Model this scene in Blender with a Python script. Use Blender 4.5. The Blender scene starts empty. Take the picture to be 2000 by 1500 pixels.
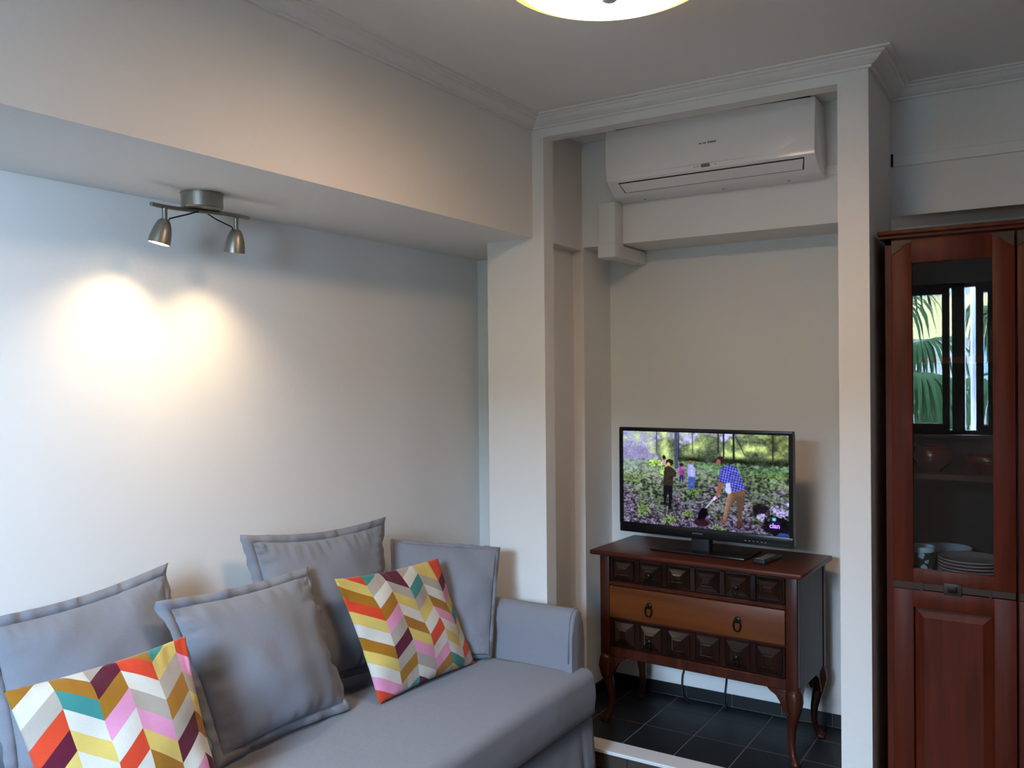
import bpy, bmesh, math, random
import numpy as np
from mathutils import Vector, Matrix, noise

random.seed(7)
S = bpy.context.scene
COL = S.collection

# ------------------------------------------------------------------ camera
ZC = 1.515
cam_d = bpy.data.cameras.new('camera')
cam_d.sensor_fit = 'HORIZONTAL'
cam_d.sensor_width = 36.0
cam_d.lens = 1702.88 / 2000 * 36.0
cam_d.clip_start = 0.02
cam = bpy.data.objects.new('camera', cam_d)
COL.objects.link(cam)
_yaw, _pitch, _roll = math.radians(32.5067), math.radians(-0.3746), math.radians(0.5208)
cam.matrix_world = (Matrix.Translation((0, 0, ZC)) @ Matrix.Rotation(_yaw, 4, 'Z')
                    @ Matrix.Rotation(math.pi / 2 + _pitch, 4, 'X') @ Matrix.Rotation(-_roll, 4, 'Z'))
S.camera = cam

# ------------------------------------------------------------------ sky, view
w = bpy.data.worlds.new('sky')
S.world = w
w.use_nodes = True
bg = w.node_tree.nodes['Background']
bg.inputs['Color'].default_value = (0.54, 0.745, 1.0, 1)
bg.inputs['Strength'].default_value = 102.0
S.view_settings.view_transform = 'Standard'
S.view_settings.look = 'None'
S.view_settings.exposure = 0.26
S.view_settings.gamma = 1.0
S.view_settings.use_curve_mapping = False
S.cycles.use_denoising = True
S.cycles.max_bounces = 10
S.cycles.diffuse_bounces = 6
S.cycles.transparent_max_bounces = 12
S.cycles.sample_clamp_indirect = 0.0
S.cycles.caustics_reflective = False
S.cycles.caustics_refractive = False

# window opening in the wall behind the camera
WX0, WX1, WZ0, WZ1, WY = -1.58, -0.39, 1.07, 2.19, -1.0
pl = bpy.data.lights.new('window_daylight', 'AREA')
pl.shape = 'RECTANGLE'
pl.size = WX1 - WX0
pl.size_y = WZ1 - WZ0
pl.cycles.is_portal = True
po = bpy.data.objects.new('window_daylight', pl)
COL.objects.link(po)
po.location = ((WX0 + WX1) / 2, WY - 0.10, (WZ0 + WZ1) / 2)
po.rotation_euler = (math.radians(90), 0, 0)      # -Z of the light looks to +Y, into the room
po.rotation_euler = (math.radians(-90), 0, math.pi)

# ------------------------------------------------------------------ materials
def lin(c):
    c = c / 255.0
    return c / 12.92 if c <= 0.04045 else ((c + 0.055) / 1.055) ** 2.4
def rgb(r, g, b):
    return (lin(r), lin(g), lin(b), 1)

def base_mat(name, col, rough=0.6, metal=0.0, spec=0.5):
    m = bpy.data.materials.new(name)
    m.use_nodes = True
    p = m.node_tree.nodes['Principled BSDF']
    p.inputs['Base Color'].default_value = col
    p.inputs['Roughness'].default_value = rough
    p.inputs['Metallic'].default_value = metal
    p.inputs['Specular IOR Level'].default_value = spec
    return m, m.node_tree.nodes, m.node_tree.links, p

def add_bump(nt, links, p, scale, strength, dist=0.002, detail=3, coord='Object', stretch=None):
    tc = nt.new('ShaderNodeTexCoord')
    n = nt.new('ShaderNodeTexNoise')
    n.inputs['Scale'].default_value = scale
    n.inputs['Detail'].default_value = detail
    src = tc.outputs[coord]
    if stretch:
        mp = nt.new('ShaderNodeMapping')
        mp.inputs['Scale'].default_value = stretch
        links.new(src, mp.inputs['Vector'])
        src = mp.outputs['Vector']
    links.new(src, n.inputs['Vector'])
    b = nt.new('ShaderNodeBump')
    b.inputs['Strength'].default_value = strength
    b.inputs['Distance'].default_value = dist
    links.new(n.outputs['Fac'], b.inputs['Height'])
    links.new(b.outputs['Normal'], p.inputs['Normal'])
    return n, b

def paint(name, col, bump=0.25):
    m, nt, lk, p = base_mat(name, col, 0.8, 0, 0.25)
    add_bump(nt, lk, p, 45, bump, 0.003, 4)
    return m

def plain(name, col, rough=0.5, metal=0.0, spec=0.5, bump=None):
    m, nt, lk, p = base_mat(name, col, rough, metal, spec)
    tc = nt.new('ShaderNodeTexCoord')
    n = nt.new('ShaderNodeTexNoise')
    n.inputs['Scale'].default_value = 14
    lk.new(tc.outputs['Object'], n.inputs['Vector'])
    mr = nt.new('ShaderNodeMapRange')
    mr.inputs['To Min'].default_value = max(rough - 0.05, 0.02)
    mr.inputs['To Max'].default_value = min(rough + 0.05, 1)
    lk.new(n.outputs['Fac'], mr.inputs['Value'])
    lk.new(mr.outputs['Result'], p.inputs['Roughness'])
    if bump:
        add_bump(nt, lk, p, bump[0], bump[1])
    return m

def wood(name, c1, c2, rough=0.38, axis='X', scale=1.0, spec=0.28):
    m, nt, lk, p = base_mat(name, c1, rough, 0, spec)
    tc = nt.new('ShaderNodeTexCoord')
    mp = nt.new('ShaderNodeMapping')
    s = {'X': (1.2, 14, 14), 'Y': (14, 1.2, 14), 'Z': (14, 14, 1.2)}[axis]
    mp.inputs['Scale'].default_value = [v * scale for v in s]
    lk.new(tc.outputs['Object'], mp.inputs['Vector'])
    n = nt.new('ShaderNodeTexNoise')
    n.inputs['Scale'].default_value = 2.2
    n.inputs['Detail'].default_value = 6
    n.inputs['Distortion'].default_value = 0.6
    lk.new(mp.outputs['Vector'], n.inputs['Vector'])
    r = nt.new('ShaderNodeValToRGB')
    r.color_ramp.elements[0].position = 0.32
    r.color_ramp.elements[0].color = c1
    r.color_ramp.elements[1].position = 0.68
    r.color_ramp.elements[1].color = c2
    lk.new(n.outputs['Fac'], r.inputs['Fac'])
    lk.new(r.outputs['Color'], p.inputs['Base Color'])
    b = nt.new('ShaderNodeBump')
    b.inputs['Strength'].default_value = 0.08
    b.inputs['Distance'].default_value = 0.001
    lk.new(n.outputs['Fac'], b.inputs['Height'])
    lk.new(b.outputs['Normal'], p.inputs['Normal'])
    return m

def fabric(name, col, attr=None):
    m, nt, lk, p = base_mat(name, col, 0.95, 0, 0.1)
    p.inputs['Sheen Weight'].default_value = 0.15
    p.inputs['Sheen Roughness'].default_value = 0.5
    tc = nt.new('ShaderNodeTexCoord')
    n1 = nt.new('ShaderNodeTexNoise')
    n1.inputs['Scale'].default_value = 520
    n1.inputs['Detail'].default_value = 2
    n2 = nt.new('ShaderNodeTexNoise')
    n2.inputs['Scale'].default_value = 9
    n2.inputs['Detail'].default_value = 4
    lk.new(tc.outputs['Object'], n1.inputs['Vector'])
    lk.new(tc.outputs['Object'], n2.inputs['Vector'])
    mix = nt.new('ShaderNodeMix')
    mix.data_type = 'RGBA'
    mix.blend_type = 'MULTIPLY'
    mix.inputs['Factor'].default_value = 1.0
    r = nt.new('ShaderNodeMapRange')
    r.inputs['To Min'].default_value = 0.86
    r.inputs['To Max'].default_value = 1.14
    lk.new(n1.outputs['Fac'], r.inputs['Value'])
    if attr:
        a = nt.new('ShaderNodeAttribute')
        a.attribute_name = attr
        lk.new(a.outputs['Color'], mix.inputs[6])
    else:
        mix.inputs[6].default_value = col
    lk.new(r.outputs['Result'], mix.inputs[7])
    lk.new(mix.outputs[2], p.inputs['Base Color'])
    ad = nt.new('ShaderNodeMath')
    ad.operation = 'MULTIPLY_ADD'
    ad.inputs[1].default_value = 0.12
    lk.new(n1.outputs['Fac'], ad.inputs[0])
    lk.new(n2.outputs['Fac'], ad.inputs[2])
    b = nt.new('ShaderNodeBump')
    b.inputs['Strength'].default_value = 0.45
    b.inputs['Distance'].default_value = 0.010
    lk.new(ad.outputs['Value'], b.inputs['Height'])
    lk.new(b.outputs['Normal'], p.inputs['Normal'])
    return m

def emit(name, col, strength):
    m = bpy.data.materials.new(name)
    m.use_nodes = True
    nt, lk = m.node_tree.nodes, m.node_tree.links
    nt.clear()
    e = nt.new('ShaderNodeEmission')
    e.inputs['Color'].default_value = col
    e.inputs['Strength'].default_value = strength
    o = nt.new('ShaderNodeOutputMaterial')
    lk.new(e.outputs[0], o.inputs['Surface'])
    return m

def thin_glass(name, tint=(1, 1, 1, 1), gain=1.7):
    m = bpy.data.materials.new(name)
    m.use_nodes = True
    nt, lk = m.node_tree.nodes, m.node_tree.links
    nt.clear()
    t = nt.new('ShaderNodeBsdfTransparent')
    t.inputs['Color'].default_value = tint
    g = nt.new('ShaderNodeBsdfGlossy')
    g.inputs['Roughness'].default_value = 0.0
    f = nt.new('ShaderNodeFresnel')
    f.inputs['IOR'].default_value = 1.5
    mu = nt.new('ShaderNodeMath')
    mu.operation = 'MULTIPLY'
    mu.use_clamp = True
    mu.inputs[1].default_value = gain
    lk.new(f.outputs[0], mu.inputs[0])
    mx = nt.new('ShaderNodeMixShader')
    lk.new(mu.outputs[0], mx.inputs[0])
    lk.new(t.outputs[0], mx.inputs[1])
    lk.new(g.outputs[0], mx.inputs[2])
    o = nt.new('ShaderNodeOutputMaterial')
    lk.new(mx.outputs[0], o.inputs['Surface'])
    return m

M = {}
M['wall'] = paint('wall_paint', (0.79, 0.78, 0.765, 1))
M['ceiling'] = paint('ceiling_paint', (0.86, 0.85, 0.84, 1), 0.12)
M['trim'] = plain('trim_white', (0.80, 0.79, 0.78, 1), 0.5)
M['white_plastic'] = plain('white_plastic', (0.86, 0.84, 0.83, 1), 0.16)
M['conduit'] = plain('conduit_white', (0.76, 0.75, 0.73, 1), 0.45)
M['gap'] = plain('dark_gap', (0.02, 0.02, 0.02, 1), 0.7)
M['grey_print'] = plain('grey_print', (0.16, 0.14, 0.13, 1), 0.5)
M['fabric'] = fabric('grey_fabric', rgb(124, 127, 137))
M['pattern'] = fabric('printed_cotton', (0.8, 0.8, 0.8, 1), 'pattern')
M['wood_frame'] = wood('walnut_frame', rgb(50, 20, 11), rgb(74, 32, 17), 0.36, 'Z')
M['wood_top'] = wood('mahogany_top', rgb(62, 24, 15), rgb(86, 37, 24), 0.34, 'X')
M['wood_drawer'] = wood('honey_drawer', rgb(86, 42, 15), rgb(110, 58, 22), 0.4, 'X', 0.6)
M['wood_dark'] = wood('dark_carved', rgb(26, 14, 10), rgb(44, 24, 16), 0.12, 'Z', 1.0, 0.5)
M['wood_side'] = wood('dark_side', rgb(34, 25, 22), rgb(48, 36, 32), 0.42, 'Z')
M['cherry'] = wood('cherry_wood', rgb(70, 25, 12), rgb(92, 37, 20), 0.45, 'Z', 1.0, 0.18)
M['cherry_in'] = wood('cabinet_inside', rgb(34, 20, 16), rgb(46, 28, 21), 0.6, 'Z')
M['brass'] = plain('aged_brass', rgb(56, 36, 20), 0.5, 0.2)
M['iron'] = plain('dark_iron', rgb(36, 32, 30), 0.4, 0.8)
M['steel'] = plain('brushed_nickel', rgb(150, 145, 135), 0.38, 0.9)
M['black'] = plain('black_plastic', (0.006, 0.006, 0.007, 1), 0.25, 0, 0.3)
M['black_matt'] = plain('black_rubber', (0.012, 0.012, 0.013, 1), 0.5)
M['grey_mark'] = plain('grey_mark', (0.30, 0.30, 0.32, 1), 0.4)
M['black_tile'] = plain('black_tile', rgb(20, 21, 26), 0.45, 0, 0.5, (40, 0.1))
M['brown_tile'] = plain('brown_tile', rgb(66, 54, 48), 0.4, 0, 0.5, (40, 0.1))
M['grout'] = plain('grout', rgb(112, 106, 100), 0.9)
M['marble'] = plain('white_step', rgb(214, 214, 214), 0.5)
M['glass'] = thin_glass('cabinet_glass', (0.9, 0.92, 0.92, 1), 1.15)
M['win_glass'] = thin_glass('window_glass', (0.96, 0.98, 0.98, 1), 1.6)
M['alu'] = plain('grey_aluminium', rgb(120, 124, 130), 0.4, 0.2)
M['lamp_lens'] = emit('lit_lens', (1.0, 0.86, 0.62, 1), 14)
M['porcelain'] = plain('porcelain', rgb(215, 222, 232), 0.2)
M['plate_pink'] = plain('plate_pink', rgb(196, 160, 152), 0.25)
M['red_glaze'] = plain('red_glaze', rgb(90, 28, 22), 0.2)
M['mug_print'] = None
M['leaf'] = plain('palm_leaf', rgb(34, 54, 30), 0.85, 0, 0.1)
M['leaf_pale'] = plain('palm_leaf_pale', rgb(70, 80, 48), 0.85, 0, 0.1)
M['bark'] = plain('palm_bark', rgb(120, 96, 72), 0.9)
M['facade'] = plain('facade_white', rgb(118, 118, 116), 0.9)
M['facade_band'] = plain('facade_cream', rgb(160, 142, 98), 0.9)
M['facade_blue'] = plain('facade_shutter', rgb(92, 112, 128), 0.7)
M['pavement'] = plain('pavement', rgb(110, 104, 96), 0.9)
M['pipe'] = plain('pale_pipe', rgb(214, 222, 235), 0.5)

M['shade'] = emit('frosted_shade_lit', (1.0, 0.67, 0.42, 1), 35.0)
M['edge_glow'] = emit('amber_edge_glow', (1.0, 0.78, 0.26, 1), 1.1)  # weaker, yellower glow towards the shade's edge, put into the emission colour

# mug with dark leafy print: procedural
m, nt, lk, p = base_mat('mug_print', (0.8, 0.8, 0.8, 1), 0.25)
tc = nt.new('ShaderNodeTexCoord')
vo = nt.new('ShaderNodeTexVoronoi')
vo.inputs['Scale'].default_value = 55
lk.new(tc.outputs['Object'], vo.inputs['Vector'])
rp = nt.new('ShaderNodeValToRGB')
rp.color_ramp.interpolation = 'CONSTANT'
cols = [(0.0, rgb(40, 52, 44)), (0.3, rgb(30, 34, 40)), (0.5, rgb(84, 112, 60)), (0.65, rgb(190, 200, 205)), (0.8, rgb(56, 60, 66))]
rp.color_ramp.elements[0].color = cols[0][1]
rp.color_ramp.elements[1].position = cols[1][0]
rp.color_ramp.elements[1].color = cols[1][1]
for ps, c in cols[2:]:
    e_ = rp.color_ramp.elements.new(ps)
    e_.color = c
sx = nt.new('ShaderNodeSeparateColor')
lk.new(vo.outputs['Color'], sx.inputs[0])
lk.new(sx.outputs[0], rp.inputs['Fac'])
lk.new(rp.outputs['Color'], p.inputs['Base Color'])
M['mug_print'] = m

# television picture: emission from the colours of the picture's cells
m = bpy.data.materials.new('screen_picture')
m.use_nodes = True
nt, lk = m.node_tree.nodes, m.node_tree.links
nt.clear()
at = nt.new('ShaderNodeAttribute')
at.attribute_name = 'picture'
em = nt.new('ShaderNodeEmission')
em.inputs['Strength'].default_value = 1.0
ou = nt.new('ShaderNodeOutputMaterial')
lk.new(at.outputs['Color'], em.inputs['Color'])
lk.new(em.outputs[0], ou.inputs['Surface'])
M['screen'] = m

# ------------------------------------------------------------------ builders
class MB:
    """collects shapes; build() links them as one mesh object"""
    def __init__(self, off=(0, 0, 0)):
        self.bm = bmesh.new()
        self.off = Vector(off)
    def box(self, x0, x1, y0, y1, z0, z1, bevel=0.0, seg=2):
        vs = [self.bm.verts.new((x, y, z)) for x in (x0, x1) for y in (y0, y1) for z in (z0, z1)]
        idx = [(0, 1, 3, 2), (4, 6, 7, 5), (0, 4, 5, 1), (2, 3, 7, 6), (0, 2, 6, 4), (1, 5, 7, 3)]
        fs = [self.bm.faces.new([vs[i] for i in f]) for f in idx]
        if bevel:
            es = list({e for f in fs for e in f.edges})
            bmesh.ops.bevel(self.bm, geom=es, offset=bevel, segments=seg, affect='EDGES', profile=0.5)
        return self
    def prism(self, pts, axis, a0, a1, bevel=0.0, seg=3, caps_only=False):
        """polygon pts in the plane across axis; axis X: (y,z), Y: (x,z), Z: (x,y)"""
        def mk(p, a):
            return {'X': (a, p[0], p[1]), 'Y': (p[0], a, p[1]), 'Z': (p[0], p[1], a)}[axis]
        A = [self.bm.verts.new(mk(p, a0)) for p in pts]
        B = [self.bm.verts.new(mk(p, a1)) for p in pts]
        fs = [self.bm.faces.new(A[::-1]), self.bm.faces.new(B)]
        n = len(pts)
        side = []
        for i in range(n):
            j = (i + 1) % n
            f = self.bm.faces.new([A[i], A[j], B[j], B[i]])
            side.append(f)
        if bevel:
            es = set(fs[0].edges) | set(fs[1].edges)
            if not caps_only:
                es |= {e for f in side for e in f.edges}
            bmesh.ops.bevel(self.bm, geom=list(es), offset=bevel, segments=seg, affect='EDGES', profile=0.5)
        return self
    def lathe(self, prof, c=(0, 0, 0), n=32, mat=None):
        """prof: list of (r, z); around z, then optional 3x3/4x4 mat, then moved to c"""
        mat = mat or Matrix.Identity(4)
        rings = []
        for r, z in prof:
            if r < 1e-6:
                rings.append([self.bm.verts.new(mat @ Vector((0, 0, z)) + Vector(c))])
            else:
                rings.append([self.bm.verts.new(mat @ Vector((r * math.cos(2 * math.pi * k / n), r * math.sin(2 * math.pi * k / n), z)) + Vector(c)) for k in range(n)])
        for a, b in zip(rings, rings[1:]):
            for k in range(n):
                q = (k + 1) % n
                if len(a) == 1 and len(b) == 1:
                    continue
                if len(a) == 1:
                    self.bm.faces.new([a[0], b[q], b[k]])
                elif len(b) == 1:
                    self.bm.faces.new([a[k], a[q], b[0]])
                else:
                    self.bm.faces.new([a[k], a[q], b[q], b[k]])
        return self
    def tube(self, path, r, n=10, square=False):
        """r: number or list of radii"""
        P = [Vector(p) for p in path]
        rr = r if isinstance(r, (list, tuple)) else [r] * len(P)
        up = Vector((0, 0, 1))
        rings = []
        prev = None
        for i, p in enumerate(P):
            t = (P[min(i + 1, len(P) - 1)] - P[max(i - 1, 0)]).normalized()
            if prev is None:
                a = t.cross(up if abs(t.z) < 0.9 else Vector((1, 0, 0))).normalized()
            else:
                a = (prev - t * prev.dot(t)).normalized()
            prev = a
            b = t.cross(a)
            ring = []
            for k in range(n):
                th = 2 * math.pi * (k + 0.5) / n
                ca, sa = math.cos(th), math.sin(th)
                if square:
                    e = 4.0
                    q = (abs(ca) ** e + abs(sa) ** e) ** (-1 / e)
                else:
                    q = 1
                ring.append(self.bm.verts.new(p + (a * ca + b * sa) * rr[i] * q))
            rings.append(ring)
        for x, y in zip(rings, rings[1:]):
            for k in range(n):
                q = (k + 1) % n
                self.bm.faces.new([x[k], x[q], y[q], y[k]])
        self.bm.faces.new(rings[0][::-1])
        self.bm.faces.new(rings[-1])
        return self
    def poly(self, pts):
        self.bm.faces.new([self.bm.verts.new(p) for p in pts])
        return self
    def build(self, name, mat, parent=None, smooth=False):
        bm = self.bm
        if self.off.length:
            bmesh.ops.translate(bm, verts=bm.verts, vec=-self.off)
        bmesh.ops.recalc_face_normals(bm, faces=bm.faces)
        me = bpy.data.meshes.new(name)
        bm.to_mesh(me)
        bm.free()
        me.materials.append(mat)
        if smooth:
            me.shade_smooth()
            if smooth == 'auto':
                me.set_sharp_from_angle(angle=math.radians(38))
        o = bpy.data.objects.new(name, me)
        COL.objects.link(o)
        if parent:
            o.parent = parent
        return o

def tag(o, label=None, cat=None, group=None, kind=None):
    if label: o['label'] = label
    if cat: o['category'] = cat
    if group: o['group'] = group
    if kind: o['kind'] = kind
    return o
def thing(name, label, cat, loc=(0, 0, 0), rz=0.0, group=None, kind=None):
    o = bpy.data.objects.new(name, None)
    o.empty_display_size = 0.05
    COL.objects.link(o)
    o.location = loc
    o.rotation_euler = (0, 0, rz)
    return tag(o, label, cat, group, kind)
def share(src, name, parent, loc):
    o = src.copy()
    o.name = name
    COL.objects.link(o)
    o.parent = parent
    o.location = loc
    return o
def struct(o, label, cat):
    return tag(o, label, cat, None, 'structure')

# ------------------------------------------------------------------ measures of the place
XS, XW = -1.816, -2.387            # soffit face and recess wall on the sofa side
YP, YE = 3.016, 3.446              # front of the alcove frame; end of the sofa recess
YB, YB2 = 3.708, 3.441             # back wall; face of its beam
XJ, XPL = -1.764, -2.038           # left post
XP0, XP1 = -0.638, -0.541          # partition post
H = 2.553
ZS, ZBM, ZHD = 2.08, 2.092, 2.478
STEP = 0.075
XR, YF = 1.9, WY

# ------------------------------------------------------------------ room shell
fl = MB().box(XW - 0.2, XR + 0.2, YF - 0.2, YB + 0.2, -0.12, -0.008).build('floor', M['grout'])
struct(fl, 'brown tiled floor of the living room', 'floor')
T = 0.33
t0 = MB().box(0.002, T - 0.002, 0.002, T - 0.002, -0.008, 0.0, 0.0015, 1).build('tile', M['brown_tile'], fl)
first = True
x = XW
while x < XR:
    y = YP - T
    while y > YF - T:
        if first:
            t0.location = (x, y, 0)
            first = False
        else:
            share(t0, 'tile', fl, (x, y, 0))
        y -= T
    x += T
# floor right of the partition
for k in range(8):
    share(t0, 'tile', fl, (XP1 + 0.002 + k * T, YP, 0))
    share(t0, 'tile', fl, (XP1 + 0.002 + k * T, YP + T, 0))

struct(MB().box(XW - 0.2, XR + 0.2, YF - 0.2, YB + 0.2, H, H + 0.15).build('ceiling', M['ceiling']), 'smooth grey white ceiling', 'ceiling')
struct(MB().box(XW - 0.15, XW, YF, YE + 0.1, 0, H).build('wall_left', M['wall']), 'white plaster wall behind the sofa lit by the spotlights', 'wall')
struct(MB().box(XW, XS, YF, YE, ZS, H).build('wall_soffit', M['wall']), 'boxed white bulkhead hanging over the sofa recess', 'wall')
struct(MB().box(XW, XPL + 0.02, YE, YE + 0.1, 0, H).build('wall_recess', M['wall']), 'narrow end wall of the sofa recess', 'wall')
pm = MB().box(XPL, XJ, YP, YP + 0.076, 0, H)
pm.box(XPL, XJ - 0.10, YP + 0.076, YE, 0, H)
struct(pm.build('wall_post', M['wall']), 'white pillar between the sofa and the television alcove', 'pillar')
struct(MB().box(XP0, XP1, YP, YB2, 0, H).build('wall_partition', M['wall']), 'slim white partition between the alcove and the display cabinet', 'wall')
struct(MB().box(XJ, XP0, YP, YP + 0.074, ZHD, H).build('wall_header', M['wall']), 'white header above the alcove opening', 'wall')
struct(MB().box(-2.1, XR, YB, YB + 0.15, 0, H).build('wall_back', M['wall']), 'white back wall behind the television and cabinet', 'wall')
struct(MB().box(-1.857, XR, YB2, YB, ZBM, H).build('wall_beam', M['wall']), 'white beam across the top of the back wall', 'beam')
struct(MB().box(-1.8945, -1.811, YB2, YB, 0, ZBM).build('wall_column', M['wall']), 'narrow white column in the left corner of the alcove', 'column')
am = MB().box(-2.05, -1.895, YP + 0.076, YB, 0, ZBM)
struct(am.build('wall_alcove', M['wall']), 'white side wall inside the alcove left of the television', 'wall')
struct(MB().box(-2.05, -1.857, YP + 0.076, YB, ZBM, H).build('wall_alcove_beam', M['wall']), 'white side beam high inside the alcove', 'beam')
struct(MB().box(XR, XR + 0.15, YF, YB, 0, H).build('wall_right', M['wall']), 'white wall on the right beyond the picture', 'wall')
fm = MB().box(XW - 0.15, WX0, WY - 0.2, WY, 0, H).box(WX1, XR + 0.15, WY - 0.2, WY, 0, H)
fm.box(WX0, WX1, WY - 0.2, WY, 0, WZ0).box(WX0, WX1, WY - 0.2, WY, WZ1, H)
struct(fm.build('wall_front', M['wall']), 'white window wall behind the photographer', 'wall')
# picture rail on the beam
struct(MB().box(XP1, XR, YB2 - 0.009, YB2, 2.271, 2.31, 0.002, 1).build('trim_6', M['trim']), 'thin flat ledge running along the wall above the display cabinet', 'trim')
MB().box(XP1 + 0.001, XP1 + 0.009, YB2 - 0.011, YB2 - 0.008, 2.272, 2.318).build('dark_hole', M['gap'], bpy.data.objects['trim_6'])
struct(MB().box(-1.60, XP0, YB2 - 0.009, YB2, 2.271, 2.31, 0.002, 1).build('trim_7', M['trim']), 'thin flat ledge beside the air conditioner', 'trim')

# crown moulding: one profile swept with mitred corners
PROF = [(0.0, 2.511), (0.011, 2.511), (0.012, 2.5185), (0.018, 2.519), (0.024, 2.5215), (0.036, 2.528), (0.047, 2.5365), (0.048, 2.5400),
        (0.055, 2.5400), (0.060, 2.5425), (0.061, 2.5465), (0.078, 2.5470), (0.078, H), (0.0, H)]
def crown(name, fa, fb, label):
    m_ = MB()
    A = [m_.bm.verts.new((*fa(c), z)) for c, z in PROF]
    B = [m_.bm.verts.new((*fb(c), z)) for c, z in PROF]
    n = len(PROF)
    for i in range(n):
        j = (i + 1) % n
        m_.bm.faces.new([A[i], A[j], B[j], B[i]])
    m_.bm.faces.new(A)
    m_.bm.faces.new(B[::-1])
    struct(m_.build(name, M['trim']), label, 'cornice')
c1 = lambda c: (XS + c, YP - c)
c2 = lambda c: (XP1 + c, YP - c)
c3 = lambda c: (XP1 + c, YB2 - c)
crown('trim_1', lambda c: (XS + c, YF), c1, 'stepped white cornice along the top of the sofa bulkhead')
crown('trim_2', c1, c2, 'stepped white cornice over the alcove opening')
crown('trim_3', c2, c3, 'short shaded cornice return on the side of the partition')
crown('trim_4', c3, lambda c: (XR, YB2 - c), 'stepped white cornice above the display cabinet')

# alcove platform with black tiles
pf = MB().box(-1.9, XP0, YP + 0.012, YB, 0, STEP - 0.0012).build('floor_alcove', M['grout'])
struct(pf, 'raised alcove platform laid with black tiles', 'floor')
G, y3 = 0.0018, [3.112, 3.118 + 0.212, 3.118 + 0.427, 3.70]
xs_ = [-1.895, -1.698, -1.485, -1.271, -1.058, -0.845, XP0]
for i in range(len(xs_) - 1):
    for j in range(3):
        MB().box(xs_[i] + G, xs_[i + 1] - G, y3[j] + G, y3[j + 1] - G, STEP - 0.006, STEP, 0.001, 1).build('tile', M['black_tile'], pf)
for x0, x1 in ((-1.895, -1.75), (-1.75, -1.42), (-1.42, -1.09), (-1.09, -0.76), (-0.76, XP0)):
    MB().box(x0 + G, x1 - G, YP + 0.004, YP + 0.012, 0.003, STEP - 0.014, 0.001, 1).build('riser_tile', M['brown_tile'], pf)
struct(MB().box(-1.9, XP0, YP, YP + 0.095, STEP - 0.013, STEP + 0.001, 0.002, 2).build('trim_5', M['marble']), 'white edge strip along the alcove step', 'step edge')
bb = MB().box(-1.811, XP0, YB - 0.003, YB - 0.0005, STEP, 0.128).build('baseboard_back', M['grout'])
struct(bb, 'black tile skirting along the back of the alcove', 'skirting')
bx = [-1.808, -1.660, -1.447, -1.239, -1.025, -0.818, XP0]
for a, b in zip(bx, bx[1:]):
    MB().box(a + G, b - G, YB - 0.010, YB - 0.003, STEP + 0.003, 0.130, 0.001, 1).build('tile', M['black_tile'], bb)
bl = MB().box(-1.811, -1.8085, YB2, YB - 0.01, STEP, 0.128).build('baseboard_left', M['grout'])
struct(bl, 'black tile skirting on the corner column', 'skirting')
for a, b in ((YB2 - 0.001, 3.50), (3.50, YB - 0.012)):
    MB().box(-1.8085, -1.801, a + G, b - G, STEP + 0.003, 0.130, 0.001, 1).build('tile', M['black_tile'], bl)
bl2 = MB().box(-1.895, -1.892, YP + 0.09, YB2, STEP, 0.128).build('baseboard_side', M['grout'])
struct(bl2, 'black tile skirting on the alcove side wall', 'skirting')
for a, b in ((3.115, 3.30), (3.30, YB2)):
    MB().box(-1.892, -1.885, a + G, b - G, STEP + 0.003, 0.130, 0.001, 1).build('tile', M['black_tile'], bl2)

# ------------------------------------------------------------------ window behind the photographer
wr = thing('window_1', 'grey aluminium sliding window behind the photographer', 'window', (WX0, WY - 0.1, WZ0), 0, None, 'structure')
ow = (WX0, WY - 0.1, WZ0)
f_ = MB(ow)
fy0, fy1 = WY - 0.13, WY - 0.05
f_.box(WX0, WX0 + 0.05, fy0, fy1, WZ0, WZ1).box(WX1 - 0.05, WX1, fy0, fy1, WZ0, WZ1)
f_.box(WX0, WX1, fy0, fy1, WZ0, WZ0 + 0.03).box(WX0, WX1, fy0, fy1, WZ1 - 0.03, WZ1)
f_.box(-0.725, -0.640, fy0, fy1, WZ0, WZ1)
f_.build('window_frame', M['alu'], wr)
def sash(x0, x1, y):
    s = MB(ow)
    s.box(x0, x0 + 0.05, y - 0.012, y + 0.012, WZ0 + 0.03, WZ1 - 0.03).box(x1 - 0.05, x1, y - 0.012, y + 0.012, WZ0 + 0.03, WZ1 - 0.03)
    s.box(x0 + 0.05, x1 - 0.05, y - 0.012, y + 0.012, WZ0 + 0.03, WZ0 + 0.075).box(x0 + 0.05, x1 - 0.05, y - 0.012, y + 0.012, WZ1 - 0.075, WZ1 - 0.03)
    so = s.build('sash', M['alu'], wr)
    MB(ow).box(x0 + 0.05, x1 - 0.05, y - 0.002, y + 0.002, WZ0 + 0.075, WZ1 - 0.075).build('pane', M['win_glass'], so)
sash(WX0 + 0.05, -0.742, WY - 0.075)
sash(-0.568, WX1 - 0.05, WY - 0.075)
MB(ow).box(WX0 - 0.02, WX1 + 0.02, WY - 0.05, WY + 0.03, WZ0 - 0.03, WZ0, 0.004).build('window_sill', M['trim'], wr)

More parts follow.
